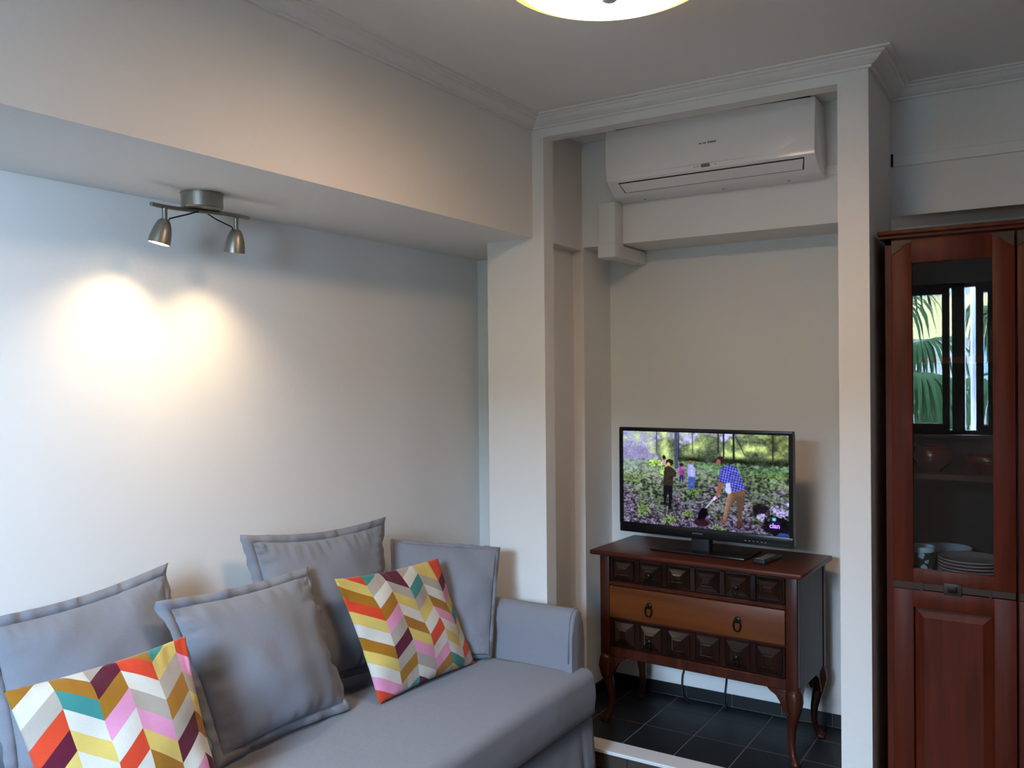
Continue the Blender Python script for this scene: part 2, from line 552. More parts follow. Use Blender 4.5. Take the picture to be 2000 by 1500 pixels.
# ------------------------------------------------------------------ outside
struct(MB().box(-14, 14, -30, WY - 0.25, -3.3, -3.2).build('ground_outside', M['pavement']), 'pale pavement below the window', 'pavement')
bd = thing('apartment_building_outside', 'cream apartment building across the street seen in the cabinet glass', 'building', (-3, -11, -3.2))
MB((-3, -11, -3.2)).box(-9, 3.5, -13, -11, -3.2, 3.4).build('facade', M['facade'], bd)
for i in range(5):
    for j in range(2):
        wx, wz = -7.6 + i * 2.1, -0.9 + j * 2.1
        wo = MB((-3, -11, -3.2)).box(wx, wx + 0.9, -11.0, -10.95, wz, wz + 1.25).build('shutter', M['facade_blue'], bd)
MB((-3, -11, -3.2)).box(-9, 3.5, -11.0, -10.93, 2.15, 2.9).build('cream_band', M['facade_band'], bd)
MB((-3, -11, -3.2)).box(-9.2, 3.7, -13.2, -10.7, 3.4, 3.6).build('roof', M['facade'], bd)

def fan(m_, hub, aim, size, n=30, seed=0):
    """a fan palm leaf: folded leaflets radiating from hub, drooping at the tips"""
    rnd = random.Random(seed)
    aim = Vector(aim).normalized()
    side = aim.cross(Vector((0, 0, 1))).normalized()
    for k in range(n):
        a = math.radians(-125 + 250 * k / (n - 1))
        d = (aim * math.cos(a) + side * math.sin(a)).normalized()
        L = size * (0.85 + 0.25 * rnd.random()) * (0.8 + 0.2 * math.cos(a))
        wv = Vector((0, 0, 1)).cross(d)
        wv = wv.normalized() if wv.length > 0.01 else side
        prev = None
        for s in range(6):
            t = s / 5
            p = Vector(hub) + d * L * t * (1 - 0.25 * t * t) + Vector((0, 0, -0.75 * L * t ** 2.6 + 0.05 * t))
            wd = size * 0.036 * (0.35 + 1.6 * t) * (1 - t) ** 0.7 + 0.002
            cur = [m_.bm.verts.new(p - wv * wd), m_.bm.verts.new(p + Vector((0, 0, wd * 0.5))), m_.bm.verts.new(p + wv * wd)]
            if prev:
                m_.bm.faces.new([prev[0], prev[1], cur[1], cur[0]])
                m_.bm.faces.new([prev[1], prev[2], cur[2], cur[1]])
            prev = cur
def palm(loc, top, fronds, label, seed):
    r_ = thing('palm_tree', label, 'palm tree', loc, 0, 'palms outside the window')
    n = 14
    path = [(loc[0], loc[1], loc[2] + (top - loc[2]) * i / n) for i in range(n + 1)]
    MB(loc).tube(path, [0.14 + 0.012 * (i % 2) for i in range(n + 1)], 12).build('trunk', M['bark'], r_, True)
    rnd = random.Random(seed)
    for k in range(fronds):
        az = 2 * math.pi * k / fronds + rnd.uniform(-0.3, 0.3)
        el = rnd.uniform(-0.5, 0.8)
        d = Vector((math.cos(az) * math.cos(el), math.sin(az) * math.cos(el), math.sin(el)))
        base = Vector((loc[0], loc[1], top - 0.1))
        hub = base + d * rnd.uniform(0.55, 0.9)
        fm_ = MB(loc)
        fm_.tube([base, (base + hub) / 2 + Vector((0, 0, 0.05)), hub], 0.014, 6)
        fan(fm_, hub, d + Vector((0, 0, 0.1)), rnd.uniform(0.6, 0.85), 30, seed * 50 + k)
        fm_.build('frond', M['leaf'] if k % 7 != 3 else M['leaf_pale'], r_)
palm((-1.95, -3.6, -3.2), 1.80, 17, 'fan palm with drooping fronds outside the window, mirrored at the glass door', 3)
palm((-0.15, -5.6, -3.2), 1.75, 15, 'paler fan palm further out behind the drainpipe', 5)
tag(MB().tube([(-0.605, -1.45, -3.2), (-0.605, -1.45, 1.5), (-0.605, -1.45, 5.0)], 0.03, 14).build('outside_drainpipe', M['pipe'], None, True),
    'pale round drainpipe outside the window', 'pipe')

# ------------------------------------------------------------------ ceiling lamp
LX, LY = -0.862, 1.774
lp = thing('ceiling_lamp', 'round yellow frosted glass ceiling lamp, lit, at the top of the picture', 'lamp', (LX, LY, H))
MB().lathe([(0, -0.001), (0.10, -0.001), (0.10, -0.035), (0.20, -0.050), (0.238, -0.112), (0.240, -0.114), (0.240, -0.124), (0.236, -0.124), (0.196, -0.056), (0, -0.056)], (0, 0, 0), 48).build('mounting_plate', M['trim'], lp, 'auto')
R0 = 0.250
def dish(r):
    return -0.182 + 0.056 * (1 - math.sqrt(max(0.0, 1 - (r / R0) ** 2))) ** 0.85
MB().lathe([(0.205 * i / 16, dish(0.205 * i / 16)) for i in range(17)], (0, 0, 0), 64).build('glass_shade', M['shade'], lp, True)
rim_ = [(0.205 + 0.045 * i / 10, dish(0.205 + 0.045 * i / 10)) for i in range(11)]
MB().lathe(rim_, (0, 0, 0), 64).build('edge_glow_ring', M['edge_glow'], lp, True)  # outer ring of the dish, split off to paint the glow's yellow falloff
MB().lathe([(0, -0.196), (0.014, -0.195), (0.020, -0.191), (0.022, -0.187), (0.022, -0.180), (0, -0.180)], (0, 0, 0), 28).build('finial', M['white_plastic'], lp, 'auto')

# ------------------------------------------------------------------ spotlights over the sofa
SPX, SPY = -2.2, 1.722
sp = thing('ceiling_spotlight', 'brushed nickel two-head spotlight bar under the bulkhead over the sofa', 'spotlight', (SPX, SPY, ZS))
MB().lathe([(0, 0), (0.063, 0), (0.063, -0.002), (0.061, -0.003), (0.061, -0.043), (0.057, -0.047), (0, -0.047)], (0, 0, 0), 40).build('base', M['steel'], sp, 'auto')
bar = []
for i in range(17):
    t = -1 + 2 * i / 16
    bar.append((0.018 * math.sin(t * math.pi * 0.9), 0.170 * t, -0.053 + 0.004 * t))
MB().tube(bar, 0.0065, 10).build('bar', M['steel'], sp, 'auto')
HEADS = [(-0.118, Vector((-0.16, -0.17, -1.0)), 9.5), (0.112, Vector((-0.16, 0.03, -1.0)), 8.8)]
for yk, dv, pw in HEADS:
    dv = dv.normalized()
    xk = 0.018 * math.sin(yk / 0.170 * math.pi * 0.9)
    top = Vector((xk, yk, -0.058))
    MB().tube([top, top + Vector((0, 0, -0.036))], 0.0075, 12).build('post', M['steel'], sp, 'auto')
    hp = top + Vector((0, 0, -0.034))
    rot = Vector((0, 0, -1)).rotation_difference(dv).to_matrix().to_4x4()
    hd = MB().lathe([(0.0, 0.0), (0.012, -0.001), (0.018, -0.008), (0.0235, -0.022), (0.028, -0.040), (0.0305, -0.058), (0.0315, -0.074), (0.0295, -0.074), (0.027, -0.050), (0, -0.045)],
                    hp, 32, rot).build('lamp_head', M['steel'], sp, 'auto')
    MB().lathe([(0, -0.070), (0.0285, -0.070), (0.0285, -0.0725), (0, -0.0735)], hp, 28, rot).build('lens', M['lamp_lens'], hd, 'auto')
    sgn = -1 if yk > 0 else 1
    wp = [Vector((0, 0, -0.050)), Vector((0.002, yk * 0.45, -0.070)), Vector((xk, yk + sgn * 0.016, -0.088)), hp + Vector((0, sgn * 0.012, -0.006))]
    MB().tube(wp, 0.0022, 6).build('wire', M['iron'], sp, True)
    sl = bpy.data.lights.new('spot_bulb', 'SPOT')
    sl.color = (1.0, 0.74, 0.42)
    sl.energy = pw
    sl.spot_size = math.radians(120)
    sl.spot_blend = 1.0
    sl.shadow_soft_size = 0.022
    so = bpy.data.objects.new('spot_bulb', sl)
    COL.objects.link(so)
    so.parent = sp
    so.location = hp + dv * 0.080
    so.rotation_euler = Vector((0, 0, -1)).rotation_difference(dv).to_euler()

# ------------------------------------------------------------------ air conditioner
AX0, AX1 = -1.605, -0.768
oa = ((AX0 + AX1) / 2, YB2, 2.265)
ac = thing('air_conditioner', 'white wall-mounted split air conditioner inside the alcove above the television', 'air conditioner', oa)
YW = YB2 - 0.010
body = [(YW, 2.528), (3.275, 2.528), (3.266, 2.520), (3.258, 2.340), (3.260, 2.322), (3.268, 2.316), (3.325, 2.270), (3.345, 2.264), (YW, 2.262)]
MB(oa).prism(body, 'X', AX0, AX1, 0.003, 2, True).build('body', M['white_plastic'], ac, 'auto')
pts = [(AX0, 2.326), (AX0 + 0.045, 2.327), (AX0 + 0.062, 2.340), (AX1 - 0.075, 2.340), (AX1 - 0.058, 2.327), (AX1, 2.326), (AX1, 2.526), (AX0, 2.526)]
def bow(x, z):
    q = (x - (AX0 + AX1) / 2)
    return 3.244 + 0.115 * q * q * (1 if q > 0 else 0.5) + 0.105 * max(0.0, 2.392 - z) + 0.0
fpm = MB(oa)
def pbot(x):
    for (xa, za), (xb, zb) in zip(pts[:5], pts[1:6]):
        if xa <= x <= xb + 1e-9:
            return za + (zb - za) * (x - xa) / (xb - xa)
    return 2.326
xsn = sorted(set([AX0 + (AX1 - AX0) * k / 40 for k in range(41)] + [p_[0] for p_ in pts[1:5]]))
gf = []
for x in xsn:
    zb = pbot(x)
    gf.append([(fpm.bm.verts.new((x, bow(x, zb + (2.526 - zb) * k / 10), zb + (2.526 - zb) * k / 10))) for k in range(11)])
gb = [[fpm.bm.verts.new((x, 3.2645, pbot(x))), fpm.bm.verts.new((x, 3.2645, 2.526))] for x in xsn]
for i in range(len(xsn) - 1):
    for k in range(10):
        fpm.bm.faces.new([gf[i][k], gf[i + 1][k], gf[i + 1][k + 1], gf[i][k + 1]])
    fpm.bm.faces.new([gf[i][0], gf[i + 1][0], gb[i + 1][0], gb[i][0]])
    fpm.bm.faces.new([gf[i][10], gf[i + 1][10], gb[i + 1][1], gb[i][1]])
for i in (0, -1):
    fpm.bm.faces.new([v_ for v_ in gf[i]] + [gb[i][1], gb[i][0]])
fp = fpm.build('front_panel', M['white_plastic'], ac, 'auto')
mk = MB(oa)
lx = -1.200
for a, b in ((0, 0.012), (0.016, 0.030), (0.036, 0.043), (0.045, 0.052), (0.054, 0.060), (0.062, 0.068)):
    z0 = 2.413 + (0.001 if a < 0.03 else 0)
    mk.box(lx + a, lx + b, 3.2432, 3.2452, z0, z0 + (0.004 if a < 0.03 else 0.007))
mk.build('logo', M['grey_print'], fp)
d_ = MB(oa).box(-1.196, -1.162, 3.2550, 3.2645, 2.327, 2.339).build('display', M['grey_print'], ac)
for q in (-1.225, -1.212, -1.14):
    MB(oa).box(q, q + 0.003, 3.2560, 3.2645, 2.331, 2.334).build('indicator', M['grey_print'], ac)
# flap on the slanted chin, set in a dark slot
sl_dir = Vector((0, 3.325 - 3.268, 2.270 - 2.316)).normalized()
sl_nor = Vector((0, -(2.316 - 2.270), -(3.325 - 3.268))).normalized()
def chin(x, s, n):
    p = Vector((x, 3.268, 2.316)) + sl_dir * s + sl_nor * n
    return p
def chin_box(m_, x0, x1, s0, s1, n0, n1, sk=0.0):
    vs = []
    for n in (n0, n1):
        vs.append([m_.bm.verts.new(chin(*q, n)) for q in ((x0, s0), (x1, s0), (x1 - sk, s1), (x0 + sk, s1))])
    a, b = vs
    m_.bm.faces.new(a)
    m_.bm.faces.new(b)
    for i in range(4):
        j = (i + 1) % 4
        m_.bm.faces.new([a[i], a[j], b[j], b[i]])
s_ = MB(oa)
MB(oa).box(AX0 + 0.03, AX1 - 0.03, 3.285, YW - 0.004, 2.527, 2.5495).build('top_gap_shade', M['gap'], ac)  # added dark box, painted shade for the gap above the unit
chin_box(s_, AX0 + 0.048, AX1 - 0.040, 0.003, 0.0585, -0.001, 0.0008, 0.012)
s_.build('outlet_slot', M['gap'], ac)
s_ = MB(oa)
chin_box(s_, AX0 + 0.053, AX1 - 0.045, 0.0085, 0.0555, 0.0, 0.0022, 0.012)
s_.build('louvre_flap', M['white_plastic'], ac)
for sx_ in (AX0 + 0.11, (AX0 + AX1) / 2 + 0.03, AX1 - 0.13):
    MB(oa).lathe([(0, 0.0), (0.006, 0.0), (0.006, -0.0015), (0, -0.0015)], (sx_, 3.40, 2.2635), 12).build('screw_cap', M['grey_print'], ac)

# conduit cover below it
oc = (-1.655, 3.40, 2.035)
cd = thing('conduit_cover', 'white pipe trunking elbow running down from the air conditioner', 'pipe cover', oc)
MB(oc).box(-1.695, -1.617, 3.362, YB2 - 0.0005, 2.040, 2.262, 0.004).build('vertical_cover', M['conduit'], cd, 'auto')
MB(oc).box(-1.698, -1.614, 3.356, 3.45, 2.026, 2.088, 0.005).build('elbow', M['conduit'], cd, 'auto')
MB(oc).box(-1.690, -1.622, 3.44, YB - 0.002, 2.030, 2.086, 0.005).build('horizontal_cover', M['conduit'], cd, 'auto')

# ------------------------------------------------------------------ sideboard under the television
CO, CYAW = (-1.6895, 3.241, STEP), -0.0435
CW, CD, CT = 0.88, 0.41, 0.797 - STEP       # local z from the platform
sb = thing('sideboard', 'dark wooden chest with carved drawer fronts and cabriole legs under the television', 'sideboard', CO, CYAW)
ZB0, ZB1 = 0.354 - STEP, CT - 0.022
X0, X1 = 0.030, 0.852
F0, B0 = 0.035, 0.395
def L(z): return z - STEP
MB().box(0, CW, 0, CD, CT - 0.020, CT, 0.006, 3).build('top', M['wood_top'], sb, 'auto')
fr = MB()
for a, b in ((X0, X0 + 0.043), (X1 - 0.043, X1)):
    fr.box(a, b, F0, F0 + 0.03, ZB0, ZB1, 0.003, 2)
fr.box(X0 + 0.043, X1 - 0.043, F0 + 0.001, F0 + 0.03, L(0.768), ZB1)
fr.box(X0 + 0.043, X1 - 0.043, F0 + 0.001, F0 + 0.03, L(0.652), L(0.668), 0.002, 1)
fr.box(X0 + 0.043, X1 - 0.043, F0 + 0.006, F0 + 0.03, L(0.512), L(0.518))
fr.box(X0 + 0.043, X1 - 0.043, F0 + 0.001, F0 + 0.03, ZB0, L(0.394), 0.003, 1)
fr.build('front_frame', M['wood_frame'], sb, 'auto')
MB().box(X1 - 0.018, X1, F0 + 0.03, B0 - 0.035, ZB0, ZB1).build('side_panel', M['wood_side'], sb)
MB().box(X0, X0 + 0.018, F0 + 0.03, B0 - 0.035, ZB0, ZB1).build('side_panel', M['wood_side'], sb)
for a, b in ((X1 - 0.022, X1 + 0.003), (X0 - 0.003, X0 + 0.022)):
    MB().box(a, b, B0 - 0.028, B0, ZB0, ZB1, 0.002, 1).build('back_post', M['wood_frame'], sb)
MB().box(X0 + 0.02, X1 - 0.02, B0 - 0.014, B0 - 0.004, ZB0, ZB1).build('back_panel', M['wood_side'], sb)
MB().box(X0 + 0.02, X1 - 0.02, F0 + 0.03, B0 - 0.02, ZB0, ZB0 + 0.015).build('bottom_panel', M['wood_side'], sb)

def ring_pull(m_, x, y, z, s=1.0):
    m_.lathe([(0, 0), (0.012 * s, 0), (0.011 * s, 0.004), (0.005 * s, 0.006), (0.004 * s, 0.012), (0, 0.013)], (x, y, z + 0.020 * s), 14, Matrix.Rotation(math.pi / 2, 4, 'X'))
    pts_ = []
    for k in range(17):
        a = 2 * math.pi * k / 16
        pts_.append((x + 0.013 * s * math.sin(a), y - 0.010, z + 0.002 + 0.020 * s * math.cos(a)))
    m_.tube(pts_, 0.0028 * s, 6)
def pyramid(m_, cx, cz, w_, h_, y):
    """raised carved block: stepped collar, then a truncated pyramid with a small top"""
    def ring(fx, d):
        return [m_.bm.verts.new((cx + sx * w_ / 2 * fx, y - d, cz + sz * (h_ / 2 - w_ / 2 * (1 - fx)))) for sx, sz in ((-1, -1), (1, -1), (1, 1), (-1, 1))]
    rs = [ring(1.0, -0.010), ring(1.0, 0.004), ring(0.95, 0.006), ring(0.50, 0.0168), ring(0.46, 0.0162), ring(0.30, 0.020)]
    for a, b in zip(rs, rs[1:]):
        for i in range(4):
            j = (i + 1) % 4
            m_.bm.faces.new([a[i], a[j], b[j], b[i]])
    m_.bm.faces.new(rs[-1])
    m_.bm.faces.new(rs[0][::-1])
for z0, z1 in ((L(0.670), L(0.766)), (L(0.396), L(0.510))):
    dr = MB().box(X0 + 0.045, X1 - 0.045, F0 + 0.012, F0 + 0.028, z0, z1).build('carved_drawer', M['wood_dark'], sb)
    xa, xb = X0 + 0.047, X1 - 0.047
    st = (xb - xa) / 6
    for k in range(6):
        q = MB()
        pyramid(q, xa + st * (k + 0.5), (z0 + z1) / 2, st * 0.78, (z1 - z0) * 0.86, F0 + 0.012)
        q.build('raised_block', M['wood_dark'], dr)
    for k in range(7):
        MB().box(max(xa + st * k - 0.011, xa), min(xa + st * k + 0.011, xb), F0 + 0.006, F0 + 0.013, z0, z1, 0.002, 1).build('divider', M['wood_dark'], dr)
    for k in (1, 4):
        q = MB()
        ring_pull(q, xa + st * (k + 0.5), F0 - 0.012, (z0 + z1) / 2 - 0.022, 0.8)
        q.build('ring_pull', M['iron'], dr, 'auto')
dr = MB().box(X0 + 0.045, X1 - 0.045, F0 - 0.002, F0 + 0.028, L(0.520), L(0.649), 0.003, 2).build('plain_drawer', M['wood_drawer'], sb, 'auto')
for x in (0.257, 0.627):
    q = MB()
    ring_pull(q, x, F0 - 0.002, L(0.567), 1.1)
    q.build('ring_pull', M['iron'], dr, 'auto')

def cabriole(name, cx, cy, ox, oy):
    """ox, oy: outward signs. knee swells outward, the ankle draws in, the pad foot turns out"""
    h_ = ZB0
    tab = [(0.0, 0.014, 0.017), (0.02, 0.016, 0.018), (0.06, 0.008, 0.0115), (0.12, -0.002, 0.0105), (0.27, -0.010, 0.0115), (0.44, -0.009, 0.0145),
           (0.60, 0.000, 0.0185), (0.74, 0.010, 0.0235), (0.85, 0.014, 0.027), (0.93, 0.010, 0.028), (1.0, 0.003, 0.027)]
    path = [(cx + ox * o * 0.8, cy + oy * o * 0.8, h_ * t) for t, o, r in tab]
    m_ = MB().tube(path, [r for t, o, r in tab], 12, True)
    m_.build(name, M['wood_frame'], sb, True)
    # bracket wings beside the knee
    for ax in ('X', 'Y'):
        s = -ox if ax == 'X' else -oy
        prof_ = [(0.0, h_), (s * 0.090, h_), (s * 0.078, h_ - 0.012), (s * 0.055, h_ - 0.022), (s * 0.042, h_ - 0.045), (s * 0.026, h_ - 0.085), (0.0, h_ - 0.10)]
        if ax == 'X':
            MB().prism([(cx + a, z) for a, z in prof_], 'Y', cy - 0.012 + oy * 0.012, cy + 0.012 + oy * 0.012, 0.002, 2).build('knee_bracket', M['wood_frame'], sb, 'auto')
        else:
            MB().prism([(cy + a, z) for a, z in prof_], 'X', cx - 0.012 + ox * 0.012, cx + 0.012 + ox * 0.012, 0.002, 2).build('knee_bracket', M['wood_frame'], sb, 'auto')
for cx, ox in ((X0 + 0.026, -1), (X1 - 0.026, 1)):
    for cy, oy in ((F0 + 0.026, -1), (B0 - 0.030, 1)):
        cabriole('leg', cx, cy, ox, oy)

# ------------------------------------------------------------------ television
TW, TH = 0.740, 0.443
tv_loc = (-1.262, 3.425, 0.797 + 0.0005)
tv = thing('television', 'black flat-screen television on the sideboard showing people digging in a forest', 'television', tv_loc, -0.052)
Z0 = 0.860 - 0.797
xl = -0.352 + 0.0
TX0, TX1 = -0.350, -0.350 + TW
TYF = -0.062
bz = MB()
bw, bt = 0.016, 0.042
bz.box(TX0, TX1, TYF, TYF + 0.028, Z0, Z0 + bt, 0.003, 2).box(TX0, TX1, TYF, TYF + 0.028, Z0 + TH - bw, Z0 + TH, 0.003, 2)
bz.box(TX0, TX0 + bw, TYF, TYF + 0.028, Z0 + bt - 0.004, Z0 + TH - bw + 0.004).box(TX1 - bw, TX1, TYF, TYF + 0.028, Z0 + bt - 0.004, Z0 + TH - bw + 0.004)
bez = bz.build('bezel', M['black'], tv, 'auto')
MB().box(TX0 + 0.01, TX1 - 0.01, TYF + 0.012, TYF + 0.040, Z0 + 0.01, Z0 + TH - 0.01, 0.004, 2).box(TX0 + 0.12, TX1 - 0.12, TYF + 0.03, TYF + 0.075, Z0 + 0.04, Z0 + TH - 0.10, 0.015, 2).build('back_case', M['black_matt'], tv, 'auto')
NK = TX0 + TW * 0.478
MB().box(NK - 0.038, NK + 0.038, -0.038, 0.006, 0.008, Z0 + 0.03, 0.003, 2).build('neck', M['black_matt'], tv, 'auto')
MB().box(NK - 0.200, NK + 0.205, -0.090, 0.105, 0.0, 0.010, 0.004, 2).build('stand', M['black'], tv, 'auto')
mk = MB()
for k in range(7):
    mk.box(NK - 0.022 + k * 0.0065, NK - 0.018 + k * 0.0065, TYF - 0.0005, TYF + 0.001, Z0 + 0.018, Z0 + 0.0235)
mk.build('maker_mark', M['grey_print'], bez)
mk = MB()
for k in range(6):
    mk.box(TX1 - 0.19 + k * 0.016, TX1 - 0.184 + k * 0.016, TYF - 0.0005, TYF + 0.001, Z0 + 0.012, Z0 + 0.0145)
mk.build('control_mark', M['grey_mark'], bez)

# --- the picture, painted cell by cell
def value_noise(nx, ny, W_, H_, rs):
    g = rs.rand(ny + 2, nx + 2)
    ys, xs = np.linspace(0, ny, H_, endpoint=False), np.linspace(0, nx, W_, endpoint=False)
    yi, xi = ys.astype(int), xs.astype(int)
    fy, fx = (ys - yi)[:, None], (xs - xi)[None, :]
    fy, fx = fy * fy * (3 - 2 * fy), fx * fx * (3 - 2 * fx)
    a, b = g[yi][:, xi], g[yi][:, xi + 1]
    c, d = g[yi + 1][:, xi], g[yi + 1][:, xi + 1]
    return (a * (1 - fx) + b * fx) * (1 - fy) + (c * (1 - fx) + d * fx) * fy
def picture(W_, H_):
    rs = np.random.RandomState(11)
    V, U = np.mgrid[0:H_, 0:W_]
    U = (U + 0.5) / W_
    V = (V + 0.5) / H_
    n1 = value_noise(7, 5, W_, H_, rs)
    n2 = value_noise(22, 14, W_, H_, rs)
    n3 = value_noise(60, 40, W_, H_, rs)
    n4 = value_noise(140, 90, W_, H_, rs)
    n5 = value_noise(90, 24, W_, H_, rs)
    A = lambda *c: np.array(c, float)[None, None, :]
    def mixm(img, mask, col):
        mask = np.clip(mask, 0, 1)[..., None]
        return img * (1 - mask) + col * mask
    def sm(x, a, b):
        t = np.clip((x - a) / (b - a), 0, 1)
        return t * t * (3 - 2 * t)
    img = np.ones((H_, W_, 3)) * A(192, 190, 238)
    img = mixm(img, sm(U, 0.25, 0.0) * 0.6, A(120, 125, 235))
    # tree canopy behind
    leaf = A(104, 122, 80) * (0.18 + 0.9 * n2[..., None] ** 1.4 + 0.45 * n3[..., None] + 0.45 * n4[..., None] ** 1.5) + A(52, 50, 20) * sm(n2, 0.5, 0.85)[..., None]
    can = np.zeros_like(U)
    for cu, cv, ru, rv in ((0.29, 0.2, 0.09, 0.14), (0.42, 0.24, 0.10, 0.12), (0.54, 0.15, 0.09, 0.14), (0.66, 0.2, 0.07, 0.14), (0.78, 0.15, 0.12, 0.18), (0.92, 0.14, 0.12, 0.2)):
        can = np.maximum(can, 1.25 - ((U - cu) / ru) ** 2 - ((V - cv) / rv) ** 2)
    img = mixm(img, sm(can + 0.25 + (n3 - 0.5) * 0.9 + (n2 - 0.5) * 0.6, -0.15, 0.8) * 0.9, leaf)
    img = mixm(img, sm(U, 0.72, 1.0) * 0.35 * sm(V, 0.4, 0.1), A(170, 175, 90) * (0.5 + 0.8 * n3[..., None]))
    # dark undergrowth and the hazy hill on the left
    under = sm(V, 0.22, 0.29) * sm(V, 0.42, 0.36) * sm(U, 0.28, 0.42)
    img = mixm(img, under * (0.6 + 0.7 * n2), A(18, 25, 13) + 26 * n4[..., None])
    img = mixm(img, sm(V, 0.14, 0.2) * sm(V, 0.32, 0.28) * sm(U, 0.24, 0.12) * 0.8, A(88, 78, 118) + 20 * n2[..., None])
    # ground
    gmask = sm(V + 0.02 * n2, 0.305, 0.325)
    nl = value_noise(70, 110, W_, H_, rs)
    gr = A(92, 112, 80) * (0.35 + 0.6 * n3[..., None] + 0.6 * nl[..., None])
    lit = sm(n2 * 0.6 + n5 * 0.6, 0.45, 0.9)
    gr = gr * (1 - lit[..., None] * 0.6) + A(168, 182, 160) * lit[..., None] * 0.6
    pm_ = sm(n1 * 0.45 + n3 * 0.35 + n2 * 0.3 + (V - 0.68) * 1.0, 0.35, 0.8)
    pur = A(128, 118, 146) * (0.12 + 0.85 * n4[..., None] + 0.5 * nl[..., None])
    gr = gr * (1 - pm_[..., None]) + pur * pm_[..., None]
    dk = sm(n3 * 0.6 + nl * 0.7 + n4 * 0.6, 0.98, 0.66)
    gr = gr * (1 - 0.66 * dk[..., None]) + A(24, 20, 34) * 0.66 * dk[..., None]
    img = mixm(img, gmask, gr)
    img = mixm(img, sm(V, 0.30, 0.33) * sm(V, 0.44, 0.38) * (0.15 + 0.55 * n2) * (0.6 + 0.6 * n4), A(98, 146, 100))
    for cu, cv, ru, rv in ((0.05, 0.5, 0.10, 0.06), (0.13, 0.84, 0.05, 0.10), (0.3, 0.93, 0.06, 0.06), (0.42, 0.86, 0.05, 0.05), (0.6, 0.99, 0.04, 0.05), (0.45, 0.62, 0.05, 0.04), (0.9, 0.42, 0.12, 0.03), (0.2, 0.36, 0.05, 0.05)):
        img = mixm(img, sm(1.2 - ((U - cu) / ru) ** 2 - ((V - cv) / rv) ** 2 + (n4 - 0.5) * 1.6, 0.2, 0.8) * 0.75, A(112, 138, 78) * (0.4 + 0.95 * n4[..., None]))
    img = mixm(img, 0.45 * np.exp(-((U - 0.06) / 0.14) ** 2 - ((V - 0.22) / 0.20) ** 2), A(200, 196, 245))
    img = mixm(img, 0.28 * np.exp(-((V - 0.42) / 0.07) ** 2) * sm(U, 0.75, 0.45), A(205, 214, 205))
    # trunks
    for cu, wd, v1, col in ((0.345, 0.009, 0.39, (76, 78, 112)), (0.36, 0.003, 0.3, (38, 44, 42)), (0.222, 0.003, 0.22, (70, 72, 84)), (0.445, 0.003, 0.22, (80, 78, 92)), (0.60, 0.004, 0.2, (52, 50, 62)), (0.632, 0.004, 0.25, (34, 34, 36)), (0.69, 0.005, 0.30, (40, 40, 38)), (0.91, 0.004, 0.3, (60, 52, 44))):
        img = mixm(img, (np.abs(U - cu) < wd) * (V < v1), A(*col))
    dl = np.abs((U - 0.70) - (V - 0.02) * 0.28)
    img = mixm(img, (dl < 0.0025) * (V < 0.22) * (V > 0.02), A(48, 48, 40))
    def inpoly(pts_):
        ins = np.zeros(U.shape, bool)
        n_ = len(pts_)
        for i in range(n_):
            (xa_, ya_), (xb_, yb_) = pts_[i], pts_[(i + 1) % n_]
            if ya_ == yb_:
                continue
            c_ = ((ya_ > V) != (yb_ > V)) & (U < (xb_ - xa_) * (V - ya_) / (yb_ - ya_) + xa_)
            ins ^= c_
        return ins.astype(float)
    def ell(cu, cv, ru, rv):
        return (((U - cu) / ru) ** 2 + ((V - cv) / rv) ** 2 < 1).astype(float)
    # dark hole and rubble at lower right
    img = mixm(img, sm(1.15 - ((U - 0.84) / 0.05) ** 2 - ((V - 0.76) / 0.08) ** 2 + (n4 - 0.5), 0.2, 0.6) * 0.9, A(28, 18, 30))
    img = mixm(img, sm(1.15 - ((U - 0.94) / 0.10) ** 2 - ((V - 0.90) / 0.11) ** 2 + (n3 - 0.5), 0.2, 0.6) * 0.9, A(14, 12, 16))
    for cu, cv, ru, rv in ((0.845, 0.825, 0.03, 0.035), (0.925, 0.74, 0.03, 0.05), (0.965, 0.77, 0.03, 0.05), (0.945, 0.80, 0.025, 0.03), (0.985, 0.68, 0.012, 0.02)):
        img = mixm(img, sm(1.1 - ((U - cu) / ru) ** 2 - ((V - cv) / rv) ** 2 + (n4 - 0.5) * 1.5, 0.2, 0.7) * 0.9, A(190, 182, 240) * (0.55 + 0.6 * n4[..., None]))
    # leafy plant held in front of the dark figure
    for cu, cv, ru, rv in ((0.20, 0.33, 0.035, 0.05), (0.235, 0.34, 0.03, 0.04), (0.255, 0.42, 0.02, 0.07), (0.28, 0.35, 0.02, 0.04)):
        img = mixm(img, sm(1.1 - ((U - cu) / ru) ** 2 - ((V - cv) / rv) ** 2 + (n4 - 0.5) * 1.2, 0.3, 0.6), A(178, 214, 120) * (0.6 + 0.6 * n4[..., None]))
    # figures behind
    img = mixm(img, ell(0.268, 0.275, 0.011, 0.022), A(34, 26, 28))
    img = mixm(img, inpoly([(0.255, 0.30), (0.285, 0.30), (0.29, 0.36), (0.255, 0.36)]), A(190, 150, 165))
    img = mixm(img, ell(0.377, 0.345, 0.011, 0.02), A(44, 28, 44))
    img = mixm(img, inpoly([(0.364, 0.36), (0.392, 0.36), (0.396, 0.43), (0.386, 0.45), (0.366, 0.45), (0.362, 0.42)]), A(150, 70, 150) * (0.6 + 0.7 * n5[..., None]))
    img = mixm(img, inpoly([(0.366, 0.45), (0.388, 0.45), (0.389, 0.525), (0.381, 0.525), (0.377, 0.47), (0.371, 0.525), (0.363, 0.525)]), A(48, 46, 104))
    img = mixm(img, ell(0.431, 0.315, 0.012, 0.024), A(120, 104, 60))
    img = mixm(img, inpoly([(0.419, 0.335), (0.446, 0.335), (0.462, 0.38), (0.462, 0.46), (0.45, 0.47), (0.424, 0.47), (0.414, 0.44)]), A(150, 165, 235))
